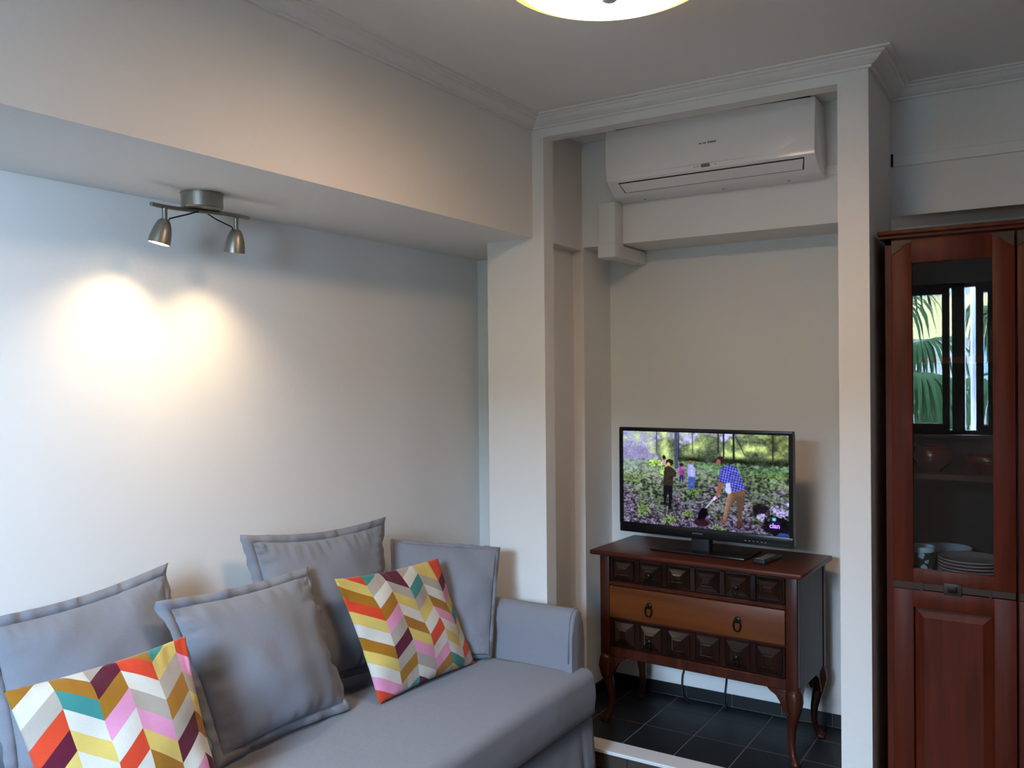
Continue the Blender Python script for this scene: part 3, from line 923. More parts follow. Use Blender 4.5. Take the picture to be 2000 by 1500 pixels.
    img = mixm(img, inpoly([(0.434, 0.345), (0.446, 0.345), (0.448, 0.46), (0.436, 0.46)]), A(205, 170, 190))
    img = mixm(img, inpoly([(0.422, 0.465), (0.456, 0.465), (0.459, 0.60), (0.446, 0.60), (0.441, 0.50), (0.432, 0.60), (0.418, 0.60)]), A(70, 92, 178))
    # dark figure at left
    img = mixm(img, ell(0.304, 0.325, 0.024, 0.036), A(46, 36, 32))
    img = mixm(img, ell(0.296, 0.355, 0.012, 0.03), A(196, 196, 110))
    img = mixm(img, ell(0.314, 0.38, 0.009, 0.016), A(214, 160, 130))
    img = mixm(img, inpoly([(0.270, 0.385), (0.298, 0.36), (0.325, 0.385), (0.346, 0.43), (0.342, 0.475), (0.326, 0.475), (0.322, 0.58), (0.263, 0.58), (0.266, 0.47)]), A(44, 36, 32) + 22 * n4[..., None])
    img = mixm(img, inpoly([(0.264, 0.575), (0.322, 0.575), (0.318, 0.70), (0.310, 0.83), (0.292, 0.83), (0.297, 0.68), (0.290, 0.64), (0.278, 0.74), (0.280, 0.79), (0.266, 0.78), (0.264, 0.68)]), A(24, 22, 32))
    # the digging man
    img = mixm(img, inpoly([(0.662, 0.59), (0.757, 0.56), (0.752, 0.68), (0.737, 0.79), (0.733, 0.90), (0.715, 0.90), (0.710, 0.76), (0.703, 0.67), (0.672, 0.74), (0.658, 0.80), (0.646, 0.90), (0.626, 0.90), (0.634, 0.78), (0.646, 0.68)]), A(150, 118, 100) * (0.62 + 0.5 * sm(U + 0.15 * V, 0.80, 0.74)[..., None]))
    img = mixm(img, inpoly([(0.66, 0.585), (0.757, 0.56), (0.754, 0.62), (0.69, 0.64)]), A(112, 88, 70))
    img = mixm(img, inpoly([(0.595, 0.905), (0.622, 0.885), (0.648, 0.89), (0.648, 0.925), (0.60, 0.92)]), A(120, 84, 74))
    img = mixm(img, inpoly([(0.708, 0.885), (0.74, 0.885), (0.742, 0.945), (0.70, 0.93)]), A(84, 56, 52))
    sh = inpoly([(0.612, 0.375), (0.640, 0.325), (0.676, 0.315), (0.705, 0.345), (0.732, 0.44), (0.757, 0.555), (0.72, 0.58), (0.66, 0.60), (0.640, 0.56), (0.632, 0.50), (0.612, 0.53), (0.598, 0.47)])
    ru, rv = U + 0.12 * V, V * 0.9 - 0.35 * U
    pl_ = ((np.mod(ru * 62, 1) < 0.30).astype(float) + (np.mod(rv * 42, 1) < 0.28).astype(float))
    img = mixm(img, sh, A(56, 64, 190) * (0.62 + 0.35 * n3[..., None]) + A(64, 62, 42) * pl_[..., None])
    img = mixm(img, inpoly([(0.642, 0.51), (0.668, 0.50), (0.676, 0.60), (0.655, 0.62), (0.64, 0.58)]), A(186, 196, 240))
    img = mixm(img, inpoly([(0.600, 0.50), (0.630, 0.50), (0.615, 0.60), (0.592, 0.67), (0.578, 0.655), (0.592, 0.58)]), A(146, 96, 82))
    img = mixm(img, inpoly([(0.578, 0.645), (0.592, 0.665), (0.574, 0.70), (0.563, 0.685)]), A(205, 196, 245))
    img = mixm(img, inpoly([(0.562, 0.68), (0.572, 0.69), (0.528, 0.785), (0.520, 0.78)]), A(176, 170, 190))
    img = mixm(img, ell(0.612, 0.275, 0.024, 0.038), A(58, 36, 32))
    img = mixm(img, ell(0.602, 0.295, 0.013, 0.03), A(150, 100, 86))
    img = mixm(img, inpoly([(0.505, 0.775), (0.530, 0.785), (0.538, 0.83), (0.527, 0.87), (0.510, 0.92), (0.474, 0.905), (0.478, 0.85), (0.49, 0.80)]), A(16, 12, 18))
    img = mixm(img, sm(1.1 - ((U - 0.50) / 0.055) ** 2 - ((V - 0.935) / 0.045) ** 2 + (n4 - 0.5) * 0.6, 0.2, 0.5) * 0.9, A(46, 20, 34))
    img = mixm(img, ell(0.962, 0.985, 0.028, 0.022), A(48, 70, 150))
    # channel mark: dark ground, small blue-green square with a white stroke
    img = mixm(img, inpoly([(0.895, 0.86), (0.945, 0.86), (0.945, 0.94), (0.895, 0.94)]) * 0.6, A(60, 20, 140))
    img = mixm(img, inpoly([(0.902, 0.818), (0.927, 0.818), (0.927, 0.856), (0.902, 0.856)]), A(78, 168, 186))
    img = mixm(img, inpoly([(0.909, 0.826), (0.921, 0.826), (0.921, 0.848), (0.909, 0.848)]), A(160, 215, 226))
    img = img * (0.80 + 0.34 * value_noise(300, 170, W_, H_, rs)[..., None])
    k_ = img[1:-1, :] * 0.6 + 0.2 * (img[2:, :] + img[:-2, :])
    img[1:-1] = k_
    img[:, 1:-1] = img[:, 1:-1] * 0.6 + 0.2 * (img[:, 2:] + img[:, :-2])
    img = np.clip(img, 0, 255) / 255.0
    img = np.clip(img * 1.05, 0, 1) ** 1.10
    img = np.where(img <= 0.04045, img / 12.92, ((img + 0.055) / 1.055) ** 2.4)
    return img
PW, PH = 352, 198
img = picture(PW, PH)
px0, px1, pz0, pz1 = TX0 + bw - 0.001, TX1 - bw + 0.001, Z0 + bt - 0.001, Z0 + TH - bw + 0.001
gx = np.linspace(px0, px1, PW + 1)
gz = np.linspace(pz1, pz0, PH + 1)
vx, vz = np.meshgrid(gx, gz)
verts = np.stack([vx.ravel(), np.full(vx.size, TYF + 0.006), vz.ravel()], 1)
ii, jj = np.mgrid[0:PH, 0:PW]
a_ = (ii * (PW + 1) + jj).ravel()
faces = np.stack([a_, a_ + PW + 1, a_ + PW + 2, a_ + 1], 1)
me = bpy.data.meshes.new('screen')
me.from_pydata(verts.tolist(), [], faces.tolist())
ca = me.attributes.new('picture', 'FLOAT_COLOR', 'FACE')
cc = np.ones((PH * PW, 4))
cc[:, :3] = img.reshape(-1, 3)
ca.data.foreach_set('color', cc.ravel())
me.materials.append(M['screen'])
scr = bpy.data.objects.new('screen', me)
COL.objects.link(scr)
scr.parent = tv
cu = bpy.data.curves.new('channel_lettering', 'FONT')
cu.body = 'clan'
cu.size = 0.026
cu.extrude = 0.0003
cu.offset = 0.0006
cu.align_x = 'CENTER'
tx = bpy.data.objects.new('tmp_text', cu)
COL.objects.link(tx)
dg = bpy.context.evaluated_depsgraph_get()
tme = bpy.data.meshes.new_from_object(tx.evaluated_get(dg))
bpy.data.objects.remove(tx)
tme.name = 'channel_lettering'
tme.materials.clear()
tme.materials.append(emit('lettering_light', (0.62, 0.40, 1.0, 1), 1.0))
to = bpy.data.objects.new('channel_lettering', tme)
COL.objects.link(to)
to.parent = scr
to.rotation_euler = (math.pi / 2, 0, 0)
to.location = (px0 + (px1 - px0) * 0.918, TYF + 0.005, pz1 - (pz1 - pz0) * 0.922)

# remote control beside the television
rc = thing('remote_control', 'black remote control lying on the sideboard beside the television', 'remote control', (-0.985, 3.375, 0.7972), math.radians(-8))
MB().box(-0.024, 0.024, -0.075, 0.085, 0.0, 0.018, 0.005, 3).build('body', M['black_matt'], rc, 'auto')
mk = MB()
for r_ in range(7):
    for c_ in range(3):
        mk.box(-0.016 + c_ * 0.012, -0.008 + c_ * 0.012, -0.06 + r_ * 0.018, -0.051 + r_ * 0.018, 0.0178, 0.0195)
mk.build('button', M['grey_print'], rc)
MB().box(-0.018, 0.012, -0.064, -0.060, 0.0178, 0.0192).build('silver_mark', M['grey_mark'], rc)

# power cables hanging behind the sideboard
for nm, pts_ in (('curved black power cable hanging behind the sideboard near its left back leg', [(-1.43, 3.68, 0.45), (-1.44, 3.69, 0.30), (-1.452, 3.694, 0.215), (-1.463, 3.694, 0.17), (-1.463, 3.691, 0.12), (-1.45, 3.68, 0.085), (-1.40, 3.64, 0.0795)]),
                 ('straight black power cable hanging behind the sideboard near its middle', [(-1.255, 3.68, 0.45), (-1.258, 3.69, 0.30), (-1.260, 3.694, 0.20), (-1.266, 3.694, 0.14), (-1.266, 3.688, 0.10), (-1.25, 3.66, 0.0795)])):
    sm_ = []
    for i in range(len(pts_) - 1):
        a, b = Vector(pts_[i]), Vector(pts_[i + 1])
        p_, n_ = Vector(pts_[max(i - 1, 0)]), Vector(pts_[min(i + 2, len(pts_) - 1)])
        for s in range(5):
            t = s / 5
            sm_.append(0.5 * ((2 * a) + (b - p_) * t + (2 * p_ - 5 * a + 4 * b - n_) * t * t + (3 * a - p_ - 3 * b + n_) * t ** 3))
    sm_.append(Vector(pts_[-1]))
    tag(MB().tube(sm_, 0.0032, 8).build('power_cable', M['black_matt'], None, True), nm, 'cable', 'cables behind the sideboard')

# ------------------------------------------------------------------ display cabinet
DY, DX0, DX1 = 3.10, -0.508, 0.244
DZ = 1.962
od = (-0.13, DY, 0)
dc = thing('display_cabinet', 'tall reddish wooden display cabinet with glass doors beside the partition', 'cabinet', od)
SH = [0.852, 1.190, 1.572]
cb_ = MB(od)
cb_.box(DX0, DX0 + 0.020, DY, 3.55, 0.0, DZ).box(DX1 - 0.02, DX1, DY, 3.55, 0.0, DZ)
cb_.box(DX0, DX1, DY, 3.55, 0.0, 0.07).box(DX0, DX1, DY, 3.55, DZ - 0.02, DZ)
cb_.build('carcass', M['cherry'], dc)
MB(od).box(-0.132, -0.112, DY, 3.53, 0.07, DZ - 0.02).build('centre_post', M['cherry'], dc)
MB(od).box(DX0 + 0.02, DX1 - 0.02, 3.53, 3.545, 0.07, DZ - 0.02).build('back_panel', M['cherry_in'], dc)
for z in SH:
    MB(od).box(DX0 + 0.02, -0.132, DY + 0.035 if z > 1 else DY + 0.02, 3.53, z - 0.018, z).build('shelf', M['cherry'], dc)
    MB(od).box(-0.112, DX1 - 0.02, DY + 0.035 if z > 1 else DY + 0.02, 3.53, z - 0.018, z).build('shelf', M['cherry'], dc)
cm = MB(od)
cm.box(DX0 - 0.014, DX1 + 0.014, DY - 0.016, 3.55, DZ, DZ + 0.010)
cm.box(DX0 - 0.020, DX1 + 0.02, DY - 0.028, 3.55, DZ + 0.010, DZ + 0.024, 0.003, 2)
cm.build('top_moulding', M['cherry'], dc, 'auto')
def corner_plate(m_, x, z, sx, sz):
    pts_ = [(x, z), (x + sx * 0.062, z), (x + sx * 0.058, z + sz * 0.010), (x + sx * 0.036, z + sz * 0.016), (x + sx * 0.024, z + sz * 0.030), (x + sx * 0.012, z + sz * 0.038), (x, z + sz * 0.046)]
    m_.prism(pts_, 'Y', DY - 0.0225, DY - 0.0195)
def glazed_door(x0, x1):
    z0, z1 = 0.822, 1.954
    st_, g0, g1 = 0.062, 0.886, 1.876
    d = MB(od)
    y0, y1 = DY - 0.020, DY - 0.001
    d.box(x0, x0 + st_, y0, y1, z0, z1, 0.003, 2).box(x1 - st_, x1, y0, y1, z0, z1, 0.003, 2)
    d.box(x0 + st_ - 0.003, x1 - st_ + 0.003, y0, y1, g1, z1, 0.003, 2).box(x0 + st_ - 0.003, x1 - st_ + 0.003, y0, y1, z0, g0, 0.003, 2)
    do = d.build('glazed_door', M['cherry'], dc, 'auto')
    MB(od).box(x0 + st_ - 0.004, x1 - st_ + 0.004, DY - 0.011, DY - 0.008, g0 - 0.004, g1 + 0.004).build('pane', M['glass'], do)
    for (xx, sx) in ((x0 + 0.002, 1), (x1 - 0.002, -1)):
        q = MB(od)
        corner_plate(q, xx, z1 - 0.002, sx, -1)
        q.build('corner_plate', M['brass'], do)
    s = MB(od)
    xm = (x0 + x1) / 2
    zz = 0.832
    s.box(x0 + 0.085, x1 - 0.002, DY - 0.0235, DY - 0.0195, zz - 0.011, zz + 0.011, 0.001, 1)
    s.box(xm - 0.026, xm + 0.026, DY - 0.028, DY - 0.0195, zz - 0.019, zz + 0.019, 0.002, 2)
    s.box(x0 + 0.082, x0 + 0.090, DY - 0.026, DY - 0.0195, zz - 0.014, zz + 0.014).box(x1 - 0.075, x1 - 0.067, DY - 0.026, DY - 0.0195, zz - 0.014, zz + 0.014)
    s.box(x0 + 0.002, x0 + 0.085, DY - 0.0225, DY - 0.0195, zz - 0.012, zz + 0.010)
    so = s.build('brass_strap', M['brass'], do, 'auto')
    MB(od).box(xm - 0.014, xm + 0.014, DY - 0.031, DY - 0.027, zz - 0.011, zz + 0.009, 0.002, 2).build('catch', M['iron'], dc, 'auto')
def panel_door(x0, x1):
    z0, z1 = 0.075, 0.818
    st_ = 0.062
    d = MB(od)
    y0, y1 = DY - 0.020, DY - 0.001
    d.box(x0, x0 + st_, y0, y1, z0, z1, 0.003, 2).box(x1 - st_, x1, y0, y1, z0, z1, 0.003, 2)
    d.box(x0 + st_ - 0.003, x1 - st_ + 0.003, y0, y1, z1 - 0.058, z1, 0.003, 2).box(x0 + st_ - 0.003, x1 - st_ + 0.003, y0, y1, z0, z0 + 0.07, 0.003, 2)
    do = d.build('panel_door', M['cherry'], dc, 'auto')
    q = MB(od)
    a0, a1, b0, b1 = x0 + st_, x1 - st_, z0 + 0.07, z1 - 0.058
    def ring(i, y):
        return [q.bm.verts.new(v) for v in ((a0 + i, y, b0 + i), (a1 - i, y, b0 + i), (a1 - i, y, b1 - i), (a0 + i, y, b1 - i))]
    rs = [ring(0, DY - 0.004), ring(0.003, DY - 0.006), ring(0.030, DY - 0.0185), ring(0.034, DY - 0.0185)]
    for a, b in zip(rs, rs[1:]):
        for i in range(4):
            j = (i + 1) % 4
            q.bm.faces.new([a[i], a[j], b[j], b[i]])
    q.bm.faces.new(rs[-1])
    q.build('raised_panel', M['cherry'], do)
for x0, x1 in ((-0.486, -0.134), (-0.128, 0.224)):
    glazed_door(x0, x1)
    panel_door(x0, x1)

# crockery inside
def plate_prof(r):
    return [(0, 0), (r * 0.62, 0), (r * 0.66, 0.002), (r * 0.97, 0.011), (r, 0.013), (r, 0.0155), (r * 0.96, 0.0145), (r * 0.66, 0.006), (r * 0.6, 0.0045), (0, 0.0045)]
names_ = ['lowest', 'second lowest', 'middle', 'second highest', 'topmost']
for k in range(5):
    tag(MB().lathe(plate_prof(0.105), (0, 0, 0), 48).build('dinner_plate', M['plate_pink'], None, True),
        'pinkish dinner plate, %s of the five stacked behind the glass door' % names_[k], 'plate', 'plates stacked in the display cabinet').location = (-0.268, 3.245, 0.8522 + k * 0.0105)
mg = thing('mug', 'white mug with dark leafy print behind the glass door', 'mug', (-0.418, 3.19, 0.8522))
MB().lathe([(0, 0), (0.034, 0), (0.038, 0.004), (0.042, 0.05), (0.043, 0.078), (0.041, 0.078), (0.039, 0.05), (0.034, 0.008), (0, 0.006)], (0, 0, 0), 36).build('cup', M['mug_print'], mg, 'auto')
MB().lathe([(0.0432, 0.074), (0.0442, 0.078), (0.0442, 0.090), (0.0430, 0.092), (0.041, 0.090), (0.041, 0.074)], (0, 0, 0), 36).build('rim', M['porcelain'], mg, True)
MB().tube([(0.0, 0.038, 0.066), (0.0, 0.058, 0.060), (0.0, 0.062, 0.042), (0.0, 0.055, 0.026), (0.0, 0.038, 0.020)], 0.005, 8).build('handle', M['porcelain'], mg, True)
tag(MB().lathe([(0, 0), (0.035, 0), (0.036, 0.006), (0.060, 0.022), (0.075, 0.040), (0.080, 0.052), (0.077, 0.052), (0.057, 0.026), (0.03, 0.010), (0, 0.008)], (0, 0, 0), 40).build('bowl', M['porcelain'], None, True),
    'white porcelain bowl behind the mug and plates', 'bowl').location = (-0.362, 3.43, 0.8522)
tag(MB().lathe([(0, 0), (0.030, 0), (0.032, 0.008), (0.060, 0.030), (0.068, 0.055), (0.060, 0.078), (0.044, 0.088), (0.041, 0.086), (0.056, 0.074), (0.062, 0.052), (0.05, 0.03), (0, 0.012)], (0, 0, 0), 36).build('clay_pot', M['red_glaze'], None, True),
    'round dark red glazed pot on the middle shelf behind glass', 'pot').location = (-0.385, 3.24, 1.1902)
tag(MB().lathe([(0, 0), (0.035, 0), (0.036, 0.006), (0.060, 0.030), (0.074, 0.060), (0.071, 0.060), (0.055, 0.034), (0.03, 0.010), (0, 0.008)], (0, 0, 0), 36).build('clay_bowl', M['red_glaze'], None, True),
    'open dark red bowl on the middle shelf beside the centre post', 'bowl').location = (-0.215, 3.22, 1.1902)

# ------------------------------------------------------------------ sofa
SA0, SA1, SY0, SY1 = -2.345, -1.502, 0.80, 2.888
os_ = ((SA0 + SA1) / 2, (SY0 + SY1) / 2, 0)
sf = thing('sofa', 'grey fabric sofa with loose cover standing in the recess', 'sofa', os_)
# skirted base with soft folds
sk = MB(os_)
nseg = 120
rows = [0.285, 0.25, 0.17, 0.09, 0.012]
loop = []
def skirt_path(n):
    pts_ = []
    y0, y1 = SY0, SY1
    for i in range(n + 1):
        pts_.append((SA1, y0 + (y1 - y0) * i / n, 1, 0))
    for i in range(1, n // 3 + 1):
        pts_.append((SA1 - (SA1 - SA0) * i / (n // 3), y1, 0, 1))
    return pts_
P_ = skirt_path(nseg)
grid = []
for z in rows:
    row = []
    f = (0.285 - z) / 0.27
    for k, (x, y, nx_, ny_) in enumerate(P_):
        wv = 0.010 * f * noise.noise((y * 5.0 + x * 3, 3.1, z * 1.2)) + 0.006 * f * math.sin(y * 9 + 1.5)
        pleat = -0.012 * f * math.exp(-((y - 2.80) / 0.010) ** 2) if nx_ else 0
        fl_ = 0.016 * f
        o_ = wv + fl_ + pleat
        row.append(sk.bm.verts.new((x + nx_ * o_, y + ny_ * min(o_ * 0.3, 0.02), z)))
    grid.append(row)
for a, b in zip(grid, grid[1:]):
    for k in range(len(a) - 1):
        sk.bm.faces.new([a[k], a[k + 1], b[k + 1], b[k]])
sko = sk.build('skirt', M['fabric'], sf, True)
md = sko.modifiers.new('thick', 'SOLIDIFY')
md.thickness = 0.006
MB(os_).box(SA0, SA1 - 0.02, SY0 + 0.01, SY1 - 0.01, 0.06, 0.28).build('base', M['fabric'], sf)
# seat: T shaped, reaching in front of the arms
AI0, AI1 = SY0 + 0.101, 2.787
st_ = MB(os_)
R_, XF, ZT, ZL = 0.034, -1.474, 0.438, 0.272
pr = [(SA0 + 0.08, ZL)] + [(SA0 + 0.08, ZT - 0.012), (SA0 + 0.10, ZT)]
pr += [(SA0 + 0.10 + (XF - R_ - SA0 - 0.10) * k / 22, ZT) for k in range(1, 23)]
pr += [(XF - R_ + R_ * math.sin(k * math.pi / 16), ZT - R_ + R_ * math.cos(k * math.pi / 16)) for k in range(1, 9)]
pr += [(XF + 0.004, ZT - 0.07), (XF + 0.005, ZT - 0.10), (XF + 0.001, ZT - 0.135)]
pr += [(XF - 0.016 + 0.016 * math.cos(k * math.pi / 8), ZL + 0.016 - 0.016 * math.sin(k * math.pi / 8)) for k in range(1, 5)]
y0_, y1_ = SY0 + 0.012, 2.877
ys_ = [y0_ + 0.02 * (1 - math.cos(k * math.pi / 12)) for k in range(6)] + [y0_ + 0.02 + (y1_ - y0_ - 0.04) * k / 90 for k in range(91)] + [y1_ - 0.02 * (1 - math.cos(k * math.pi / 12)) for k in range(5, -1, -1)]
rg = []
for y in ys_:
    e = min(y - y0_, y1_ - y)
    ins = 0.02 - math.sqrt(max(0.0, 0.02 ** 2 - (0.02 - e) ** 2)) if e < 0.02 else 0.0
    side = y > AI1 - 0.004 or y < AI0 + 0.004
    row = []
    for x, z in pr:
        dz = 0.007 * math.sin(max(0.0, min(1.0, (x - SA0 - 0.1) / 0.7)) * math.pi) if z > ZT - 0.001 else 0.0
        nz = 0.005 * noise.noise((x * 4.5, y * 3.2, 0.7)) + 0.002 * noise.noise((x * 11, y * 9, 2.2))
        xx = x + (0.006 * noise.noise((y * 4.0, z * 9, 5.0)) if x > XF - R_ else 0)
        if side:
            xx = max(xx, -1.545)
            dz = 0
        row.append(st_.bm.verts.new((xx - (ins if x > XF - R_ else 0), y, max(ZL, z + (dz + nz if z > ZL + 0.05 else 0) - (ins if z > ZT - 0.03 else 0)))))
    rg.append(row)
for a, b in zip(rg, rg[1:]):
    for k in range(len(pr)):
        q = (k + 1) % len(pr)
        try:
            st_.bm.faces.new([a[k], a[q], b[q], b[k]])
        except ValueError:
            pass
st_.bm.faces.new(rg[0])
st_.bm.faces.new(rg[-1][::-1])
st_.build('seat', M['fabric'], sf, True)
bkp = [(SA0, 0.31), (SA0 + 0.10, 0.31), (SA0 + 0.085, 0.54), (SA0 + 0.07, 0.59), (SA0 + 0.05, 0.61), (SA0 + 0.02, 0.61), (SA0, 0.59)]
MB(os_).prism([(a, z) for a, z in bkp], 'Y', SY0 + 0.01, SY1 - 0.01, 0.012, 3).build('backrest', M['fabric'], sf, 'auto')
def arm(yi, yo, name):
    s = 1 if yo > yi else -1
    w_ = abs(yo - yi)
    prof_ = [(yi, 0.28), (yi, 0.47), (yi + s * 0.002, 0.56), (yi + s * 0.008, 0.61), (yi + s * 0.022, 0.642), (yi + s * 0.042, 0.658), (yi + s * 0.062, 0.658),
             (yi + s * 0.082, 0.642), (yi + s * (w_ - 0.003), 0.60), (yi + s * w_, 0.52), (yi + s * w_, 0.02), (yi + s * 0.03, 0.02), (yi + s * 0.03, 0.28)]
    ao = MB(os_).prism(prof_, 'X', SA0, -1.528, 0.012, 4, True).build(name, M['fabric'], sf, 'auto')
    # welt along the front edge of the arm
    pts_ = [(-1.543, y_ - s * 0.001, z_ + (0.002 if z_ > 0.55 else 0)) for y_, z_ in prof_[1:10]]
    MB(os_).tube(pts_, 0.0035, 6).build('seam', M['fabric'], ao, True)
arm(AI1, SY1, 'arm')
arm(AI0, SY0, 'arm')

# ------------------------------------------------------------------ pillows
PAL = {'w': rgb(226, 222, 212), 'y': rgb(226, 200, 112), 'o': rgb(172, 118, 36), 'r': rgb(222, 76, 46), 'p': rgb(236, 158, 196), 'g': rgb(186, 174, 162), 'm': rgb(98, 30, 50), 't': rgb(70, 146, 142)}
PAL = {k: tuple(c * 0.74 for c in v[:3]) + (1,) for k, v in PAL.items()}
def zig(u, off, cw, skew, first_up):
    """height of the zigzag at u; straight on beyond the first and last fold"""
    uc = (u - off) / cw
    c = max(0, int(math.floor(uc)) + 1)
    f = uc - (c - 1)
    up = ((c + (0 if first_up else 1)) % 2 == 0)
    return c, (skew * (f - 0.5) if up else -skew * (f - 0.5))

def pillow(name, label, cat, TL, TR, BR, BL, T, mat, flange=0.0, N=44, seed=1, pattern=None, group=None, puffpow=0.62, pinch=0.07, wr=0.006, sag=0.15, tscale=1.0, back=0.55):
    TL, TR, BR, BL = map(Vector, (TL, TR, BR, BL))
    nor = (TR - BL).cross(TL - BR).normalized()
    if nor.dot(Vector((0, 0, ZC)) - TL) < 0:
        nor = -nor
    wdt = ((TR - TL).length + (BR - BL).length) / 2
    hgt = ((TL - BL).length + (TR - BR).length) / 2
    root = thing(name, label, cat, (BL + BR) / 2, 0, group)
    off = (BL + BR) / 2
    ks, kt = 1 - 2 * flange / wdt, 1 - 2 * flange / hgt
    def bil(s, t):
        a, b = (s + 1) / 2, (t + 1) / 2
        return (BL * (1 - a) + BR * a) * (1 - b) + (TL * (1 - a) + TR * a) * b
    def warp(s, t):
        s2 = s * (1 - pinch * (1 - t * t) * abs(s) ** 2.5)
        t2 = t * (1 - pinch * (1 - s * s) * abs(t) ** 2.5)
        return s2, t2
    def surf(s, t, side):
        s2, t2 = warp(s, t)
        p = bil(s2 * ks, t2 * kt)
        e = (1 - abs(s) ** 2.2) * (1 - abs(t) ** 2.2)
        h = T * max(e, 0) ** puffpow * (1 - sag * t)
        edge = 1 - min(1, min(1 - abs(s), 1 - abs(t)) / 0.35)
        nz = noise.noise((s * 2.3 + seed * 7.1, t * 2.1, side * 3.0 + seed)) * 0.012
        if min(1 - abs(s), 1 - abs(t)) > 0.005:
            # folds running in from the seams
            if abs(s) > abs(t):
                nz += wr * edge * noise.noise((seed * 3.3, t * 13, abs(s) * 2.0))
            else:
                nz += wr * edge * noise.noise((s * 13, seed * 5.7, abs(t) * 2.0))
        fade = min(1.0, min(1 - abs(s), 1 - abs(t)) / 0.06)
        return p + nor * side * (h * (1 if side > 0 else back) + nz * fade)
    pc = MB(off)
    lay = pc.bm.faces.layers.float_color.new('pattern') if pattern else None
    fs = lambda q: math.sin(q * math.pi / 2) * 0.55 + q * 0.45
    if pattern:
        o_, cw, bh, sk_, v0, fu, cols = (pattern[k] for k in ('off', 'cw', 'bh', 'skew', 'v0', 'first_up', 'cols'))
        cuts = [0.0] + [o_ + cw * k for k in range(8) if 0.02 < o_ + cw * k < 0.99] + [1.0]
        us = []
        for a, b in zip(cuts, cuts[1:]):
            us += [a + (b - a) * k / 12 for k in range(12)]
        us.append(1.0)
        r0, r1 = int(math.floor((-v0 - sk_) / bh)) - 1, int(math.ceil((1 - v0 + sk_) / bh)) + 1
        vs_ = [v0 + bh * (r0 + k / 8) for k in range((r1 - r0) * 8 + 1)]
    else:
        us = [(fs(2 * k / N - 1) + 1) / 2 for k in range(N + 1)]
        vs_ = us
    for side in (1, -1):
        G2, ST = [], []
        for i, u in enumerate(us):
            col_, stc = [], []
            for v in vs_:
                if pattern:
                    vv = min(1.0, max(0.0, v - zig(u, o_, cw, sk_, fu)[1]))
                else:
                    vv = v
                if stc and stc[-1] == vv:
                    col_.append(col_[-1])
                else:
                    col_.append(pc.bm.verts.new(surf(2 * u - 1, 1 - 2 * vv, side)))
                stc.append(vv)
            G2.append(col_)
        for i in range(len(us) - 1):
            for j in range(len(vs_) - 1):
                q = [G2[i][j], G2[i][j + 1], G2[i + 1][j + 1], G2[i + 1][j]]
                q = [x for n_, x in enumerate(q) if x is not q[n_ - 1]]
                if len(q) < 3:
                    continue
                f = pc.bm.faces.new(q if side > 0 else q[::-1])
                if lay:
                    c = zig((us[i] + us[i + 1]) / 2, o_, cw, sk_, fu)[0]
                    r_ = int(math.floor(((vs_[j] + vs_[j + 1]) / 2 - v0) / bh))
                    lst = cols[min(c, len(cols) - 1)]
                    f[lay] = PAL[lst[r_ % len(lst)]]
    bmesh.ops.remove_doubles(pc.bm, verts=pc.bm.verts, dist=2e-5)
    co = pc.build('cushion_cover', mat, root, True)
    if flange:
        fb = MB(off)
        n = 48
        ring_in, ring_out = [], []
        def side_pt(k):
            e, a = divmod(k, n)
            q = -1 + 2 * a / n
            return [(q, 1), (1, -q), (-q, -1), (-1, q)][e]
        for k in range(4 * n):
            s, t = side_pt(k)
            s2, t2 = warp(s, t)
            inn = bil(s2 * ks * 0.985, t2 * kt * 0.985)
            out_s = s2 * ks + math.copysign(2 * flange / wdt, s) * (abs(s) ** 6 if abs(t) >= 0.999 else 1)
            out_t = t2 * kt + math.copysign(2 * flange / hgt, t) * (abs(t) ** 6 if abs(s) >= 0.999 else 1)
            fl2 = noise.noise((k * 0.11, seed * 2.7, 0.3)) * 0.026 + noise.noise((k * 0.42, seed * 1.7, 5.3)) * 0.016 - 0.008
            outp = bil(out_s, out_t) + nor * fl2 * tscale
            ring_in.append(inn)
            ring_out.append(outp)
        for d_ in (0.0025, -0.0025):
            pass
        m_ = 4 * n
        rings = []
        for src, d_ in ((ring_in, 0.003), (ring_out, 0.002), (ring_out, -0.002), (ring_in, -0.003)):
            rings.append([fb.bm.verts.new(p + nor * d_) for p in src])
        mid_f = [fb.bm.verts.new((a * 0.5 + b * 0.5) + nor * (0.004 + 0.004 * noise.noise((k * 0.3, seed, 9.0)))) for k, (a, b) in enumerate(zip(ring_in, ring_out))]
        order = [rings[0], mid_f, rings[1], rings[2], rings[3]]
        for a, b in zip(order, order[1:] + order[:1]):
            for k in range(m_):
                q = (k + 1) % m_
                fb.bm.faces.new([a[k], a[q], b[q], b[k]])
        fb.build('flange', mat, root, True)
    return root

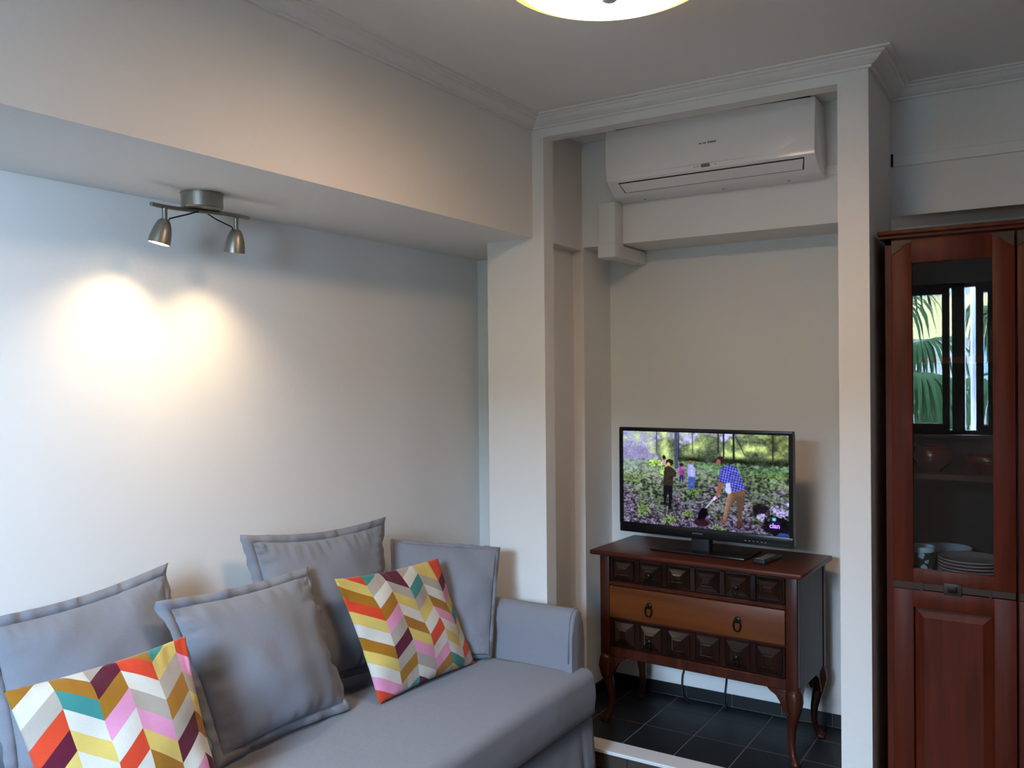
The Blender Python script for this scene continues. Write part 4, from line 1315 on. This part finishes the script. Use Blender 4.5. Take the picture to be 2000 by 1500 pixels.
G_ = 'grey flanged pillows on the sofa'
pillow('sofa_pillow', 'large grey pillow at the far left, leaning behind the others', 'pillow',
       (-2.285, 1.095, 0.925), (-2.285, 1.655, 0.970), (-2.13, 1.655, 0.452), (-2.13, 1.10, 0.452), 0.08, M['fabric'], 0.026, 48, 1, None, G_, 0.62, 0.08, 0.009)
pillow('sofa_pillow', 'square grey pillow in front, between the two patterned cushions', 'pillow',
       (-2.125, 1.497, 0.907), (-2.135, 2.092, 0.895), (-1.955, 2.085, 0.452), (-1.962, 1.565, 0.452), 0.08, M['fabric'], 0.026, 48, 2, None, G_, 0.62, 0.06, 0.009)
pillow('sofa_pillow', 'wrinkled grey pillow standing highest against the wall behind the right patterned cushion', 'pillow',
       (-2.268, 1.917, 1.015), (-2.225, 2.585, 0.984), (-2.10, 2.455, 0.452), (-2.15, 1.93, 0.452), 0.085, M['fabric'], 0.026, 60, 3, None, G_, 0.55, 0.10, 0.016, 0.22)
pillow('sofa_pillow', 'grey pillow in the sofa corner against the pillar and arm', 'pillow',
       (-2.27, 2.655, 0.885), (-1.865, 2.832, 0.862), (-1.838, 2.728, 0.460), (-2.12, 2.46, 0.460), 0.05, M['fabric'], 0.012, 44, 4, None, G_, 0.5, 0.02, back=0.1)
CG = 'patterned cushions on the sofa'
pillow('patterned_cushion', 'chevron patterned cushion with yellow and red top corners near the sofa arm', 'cushion',
       (-2.045, 2.107, 0.857), (-2.005, 2.615, 0.840), (-1.877, 2.668, 0.450), (-1.905, 2.163, 0.450), 0.055, M['pattern'], 0.0, 170, 5,
       dict(cols=['yorywoywpr', 'gwopgmgogt', 'mgywoypgwm', 'wtgywrwpog', 'ygwopwywty', 'rmpytywrgr'], off=0.21, cw=0.165, bh=0.104, skew=0.115, v0=0.04, first_up=False), CG, 0.6, 0.05, 0.004)
pillow('patterned_cushion', 'chevron patterned cushion with ochre top corner at the front left of the sofa', 'cushion',
       (-2.025, 1.033, 0.820), (-1.955, 1.462, 0.847), (-1.775, 1.445, 0.450), (-1.84, 1.06, 0.450), 0.060, M['pattern'], 0.0, 170, 6,
       dict(cols=['owgrmyowgr', 'wotwywopgm', 'gmopwrwyot', 'orwgpyotwg', 'tygogmwprw', 'wrpgyowmtg'], off=0.21, cw=0.178, bh=0.120, skew=0.135, v0=-0.10, first_up=True), CG, 0.6, 0.05, 0.004)
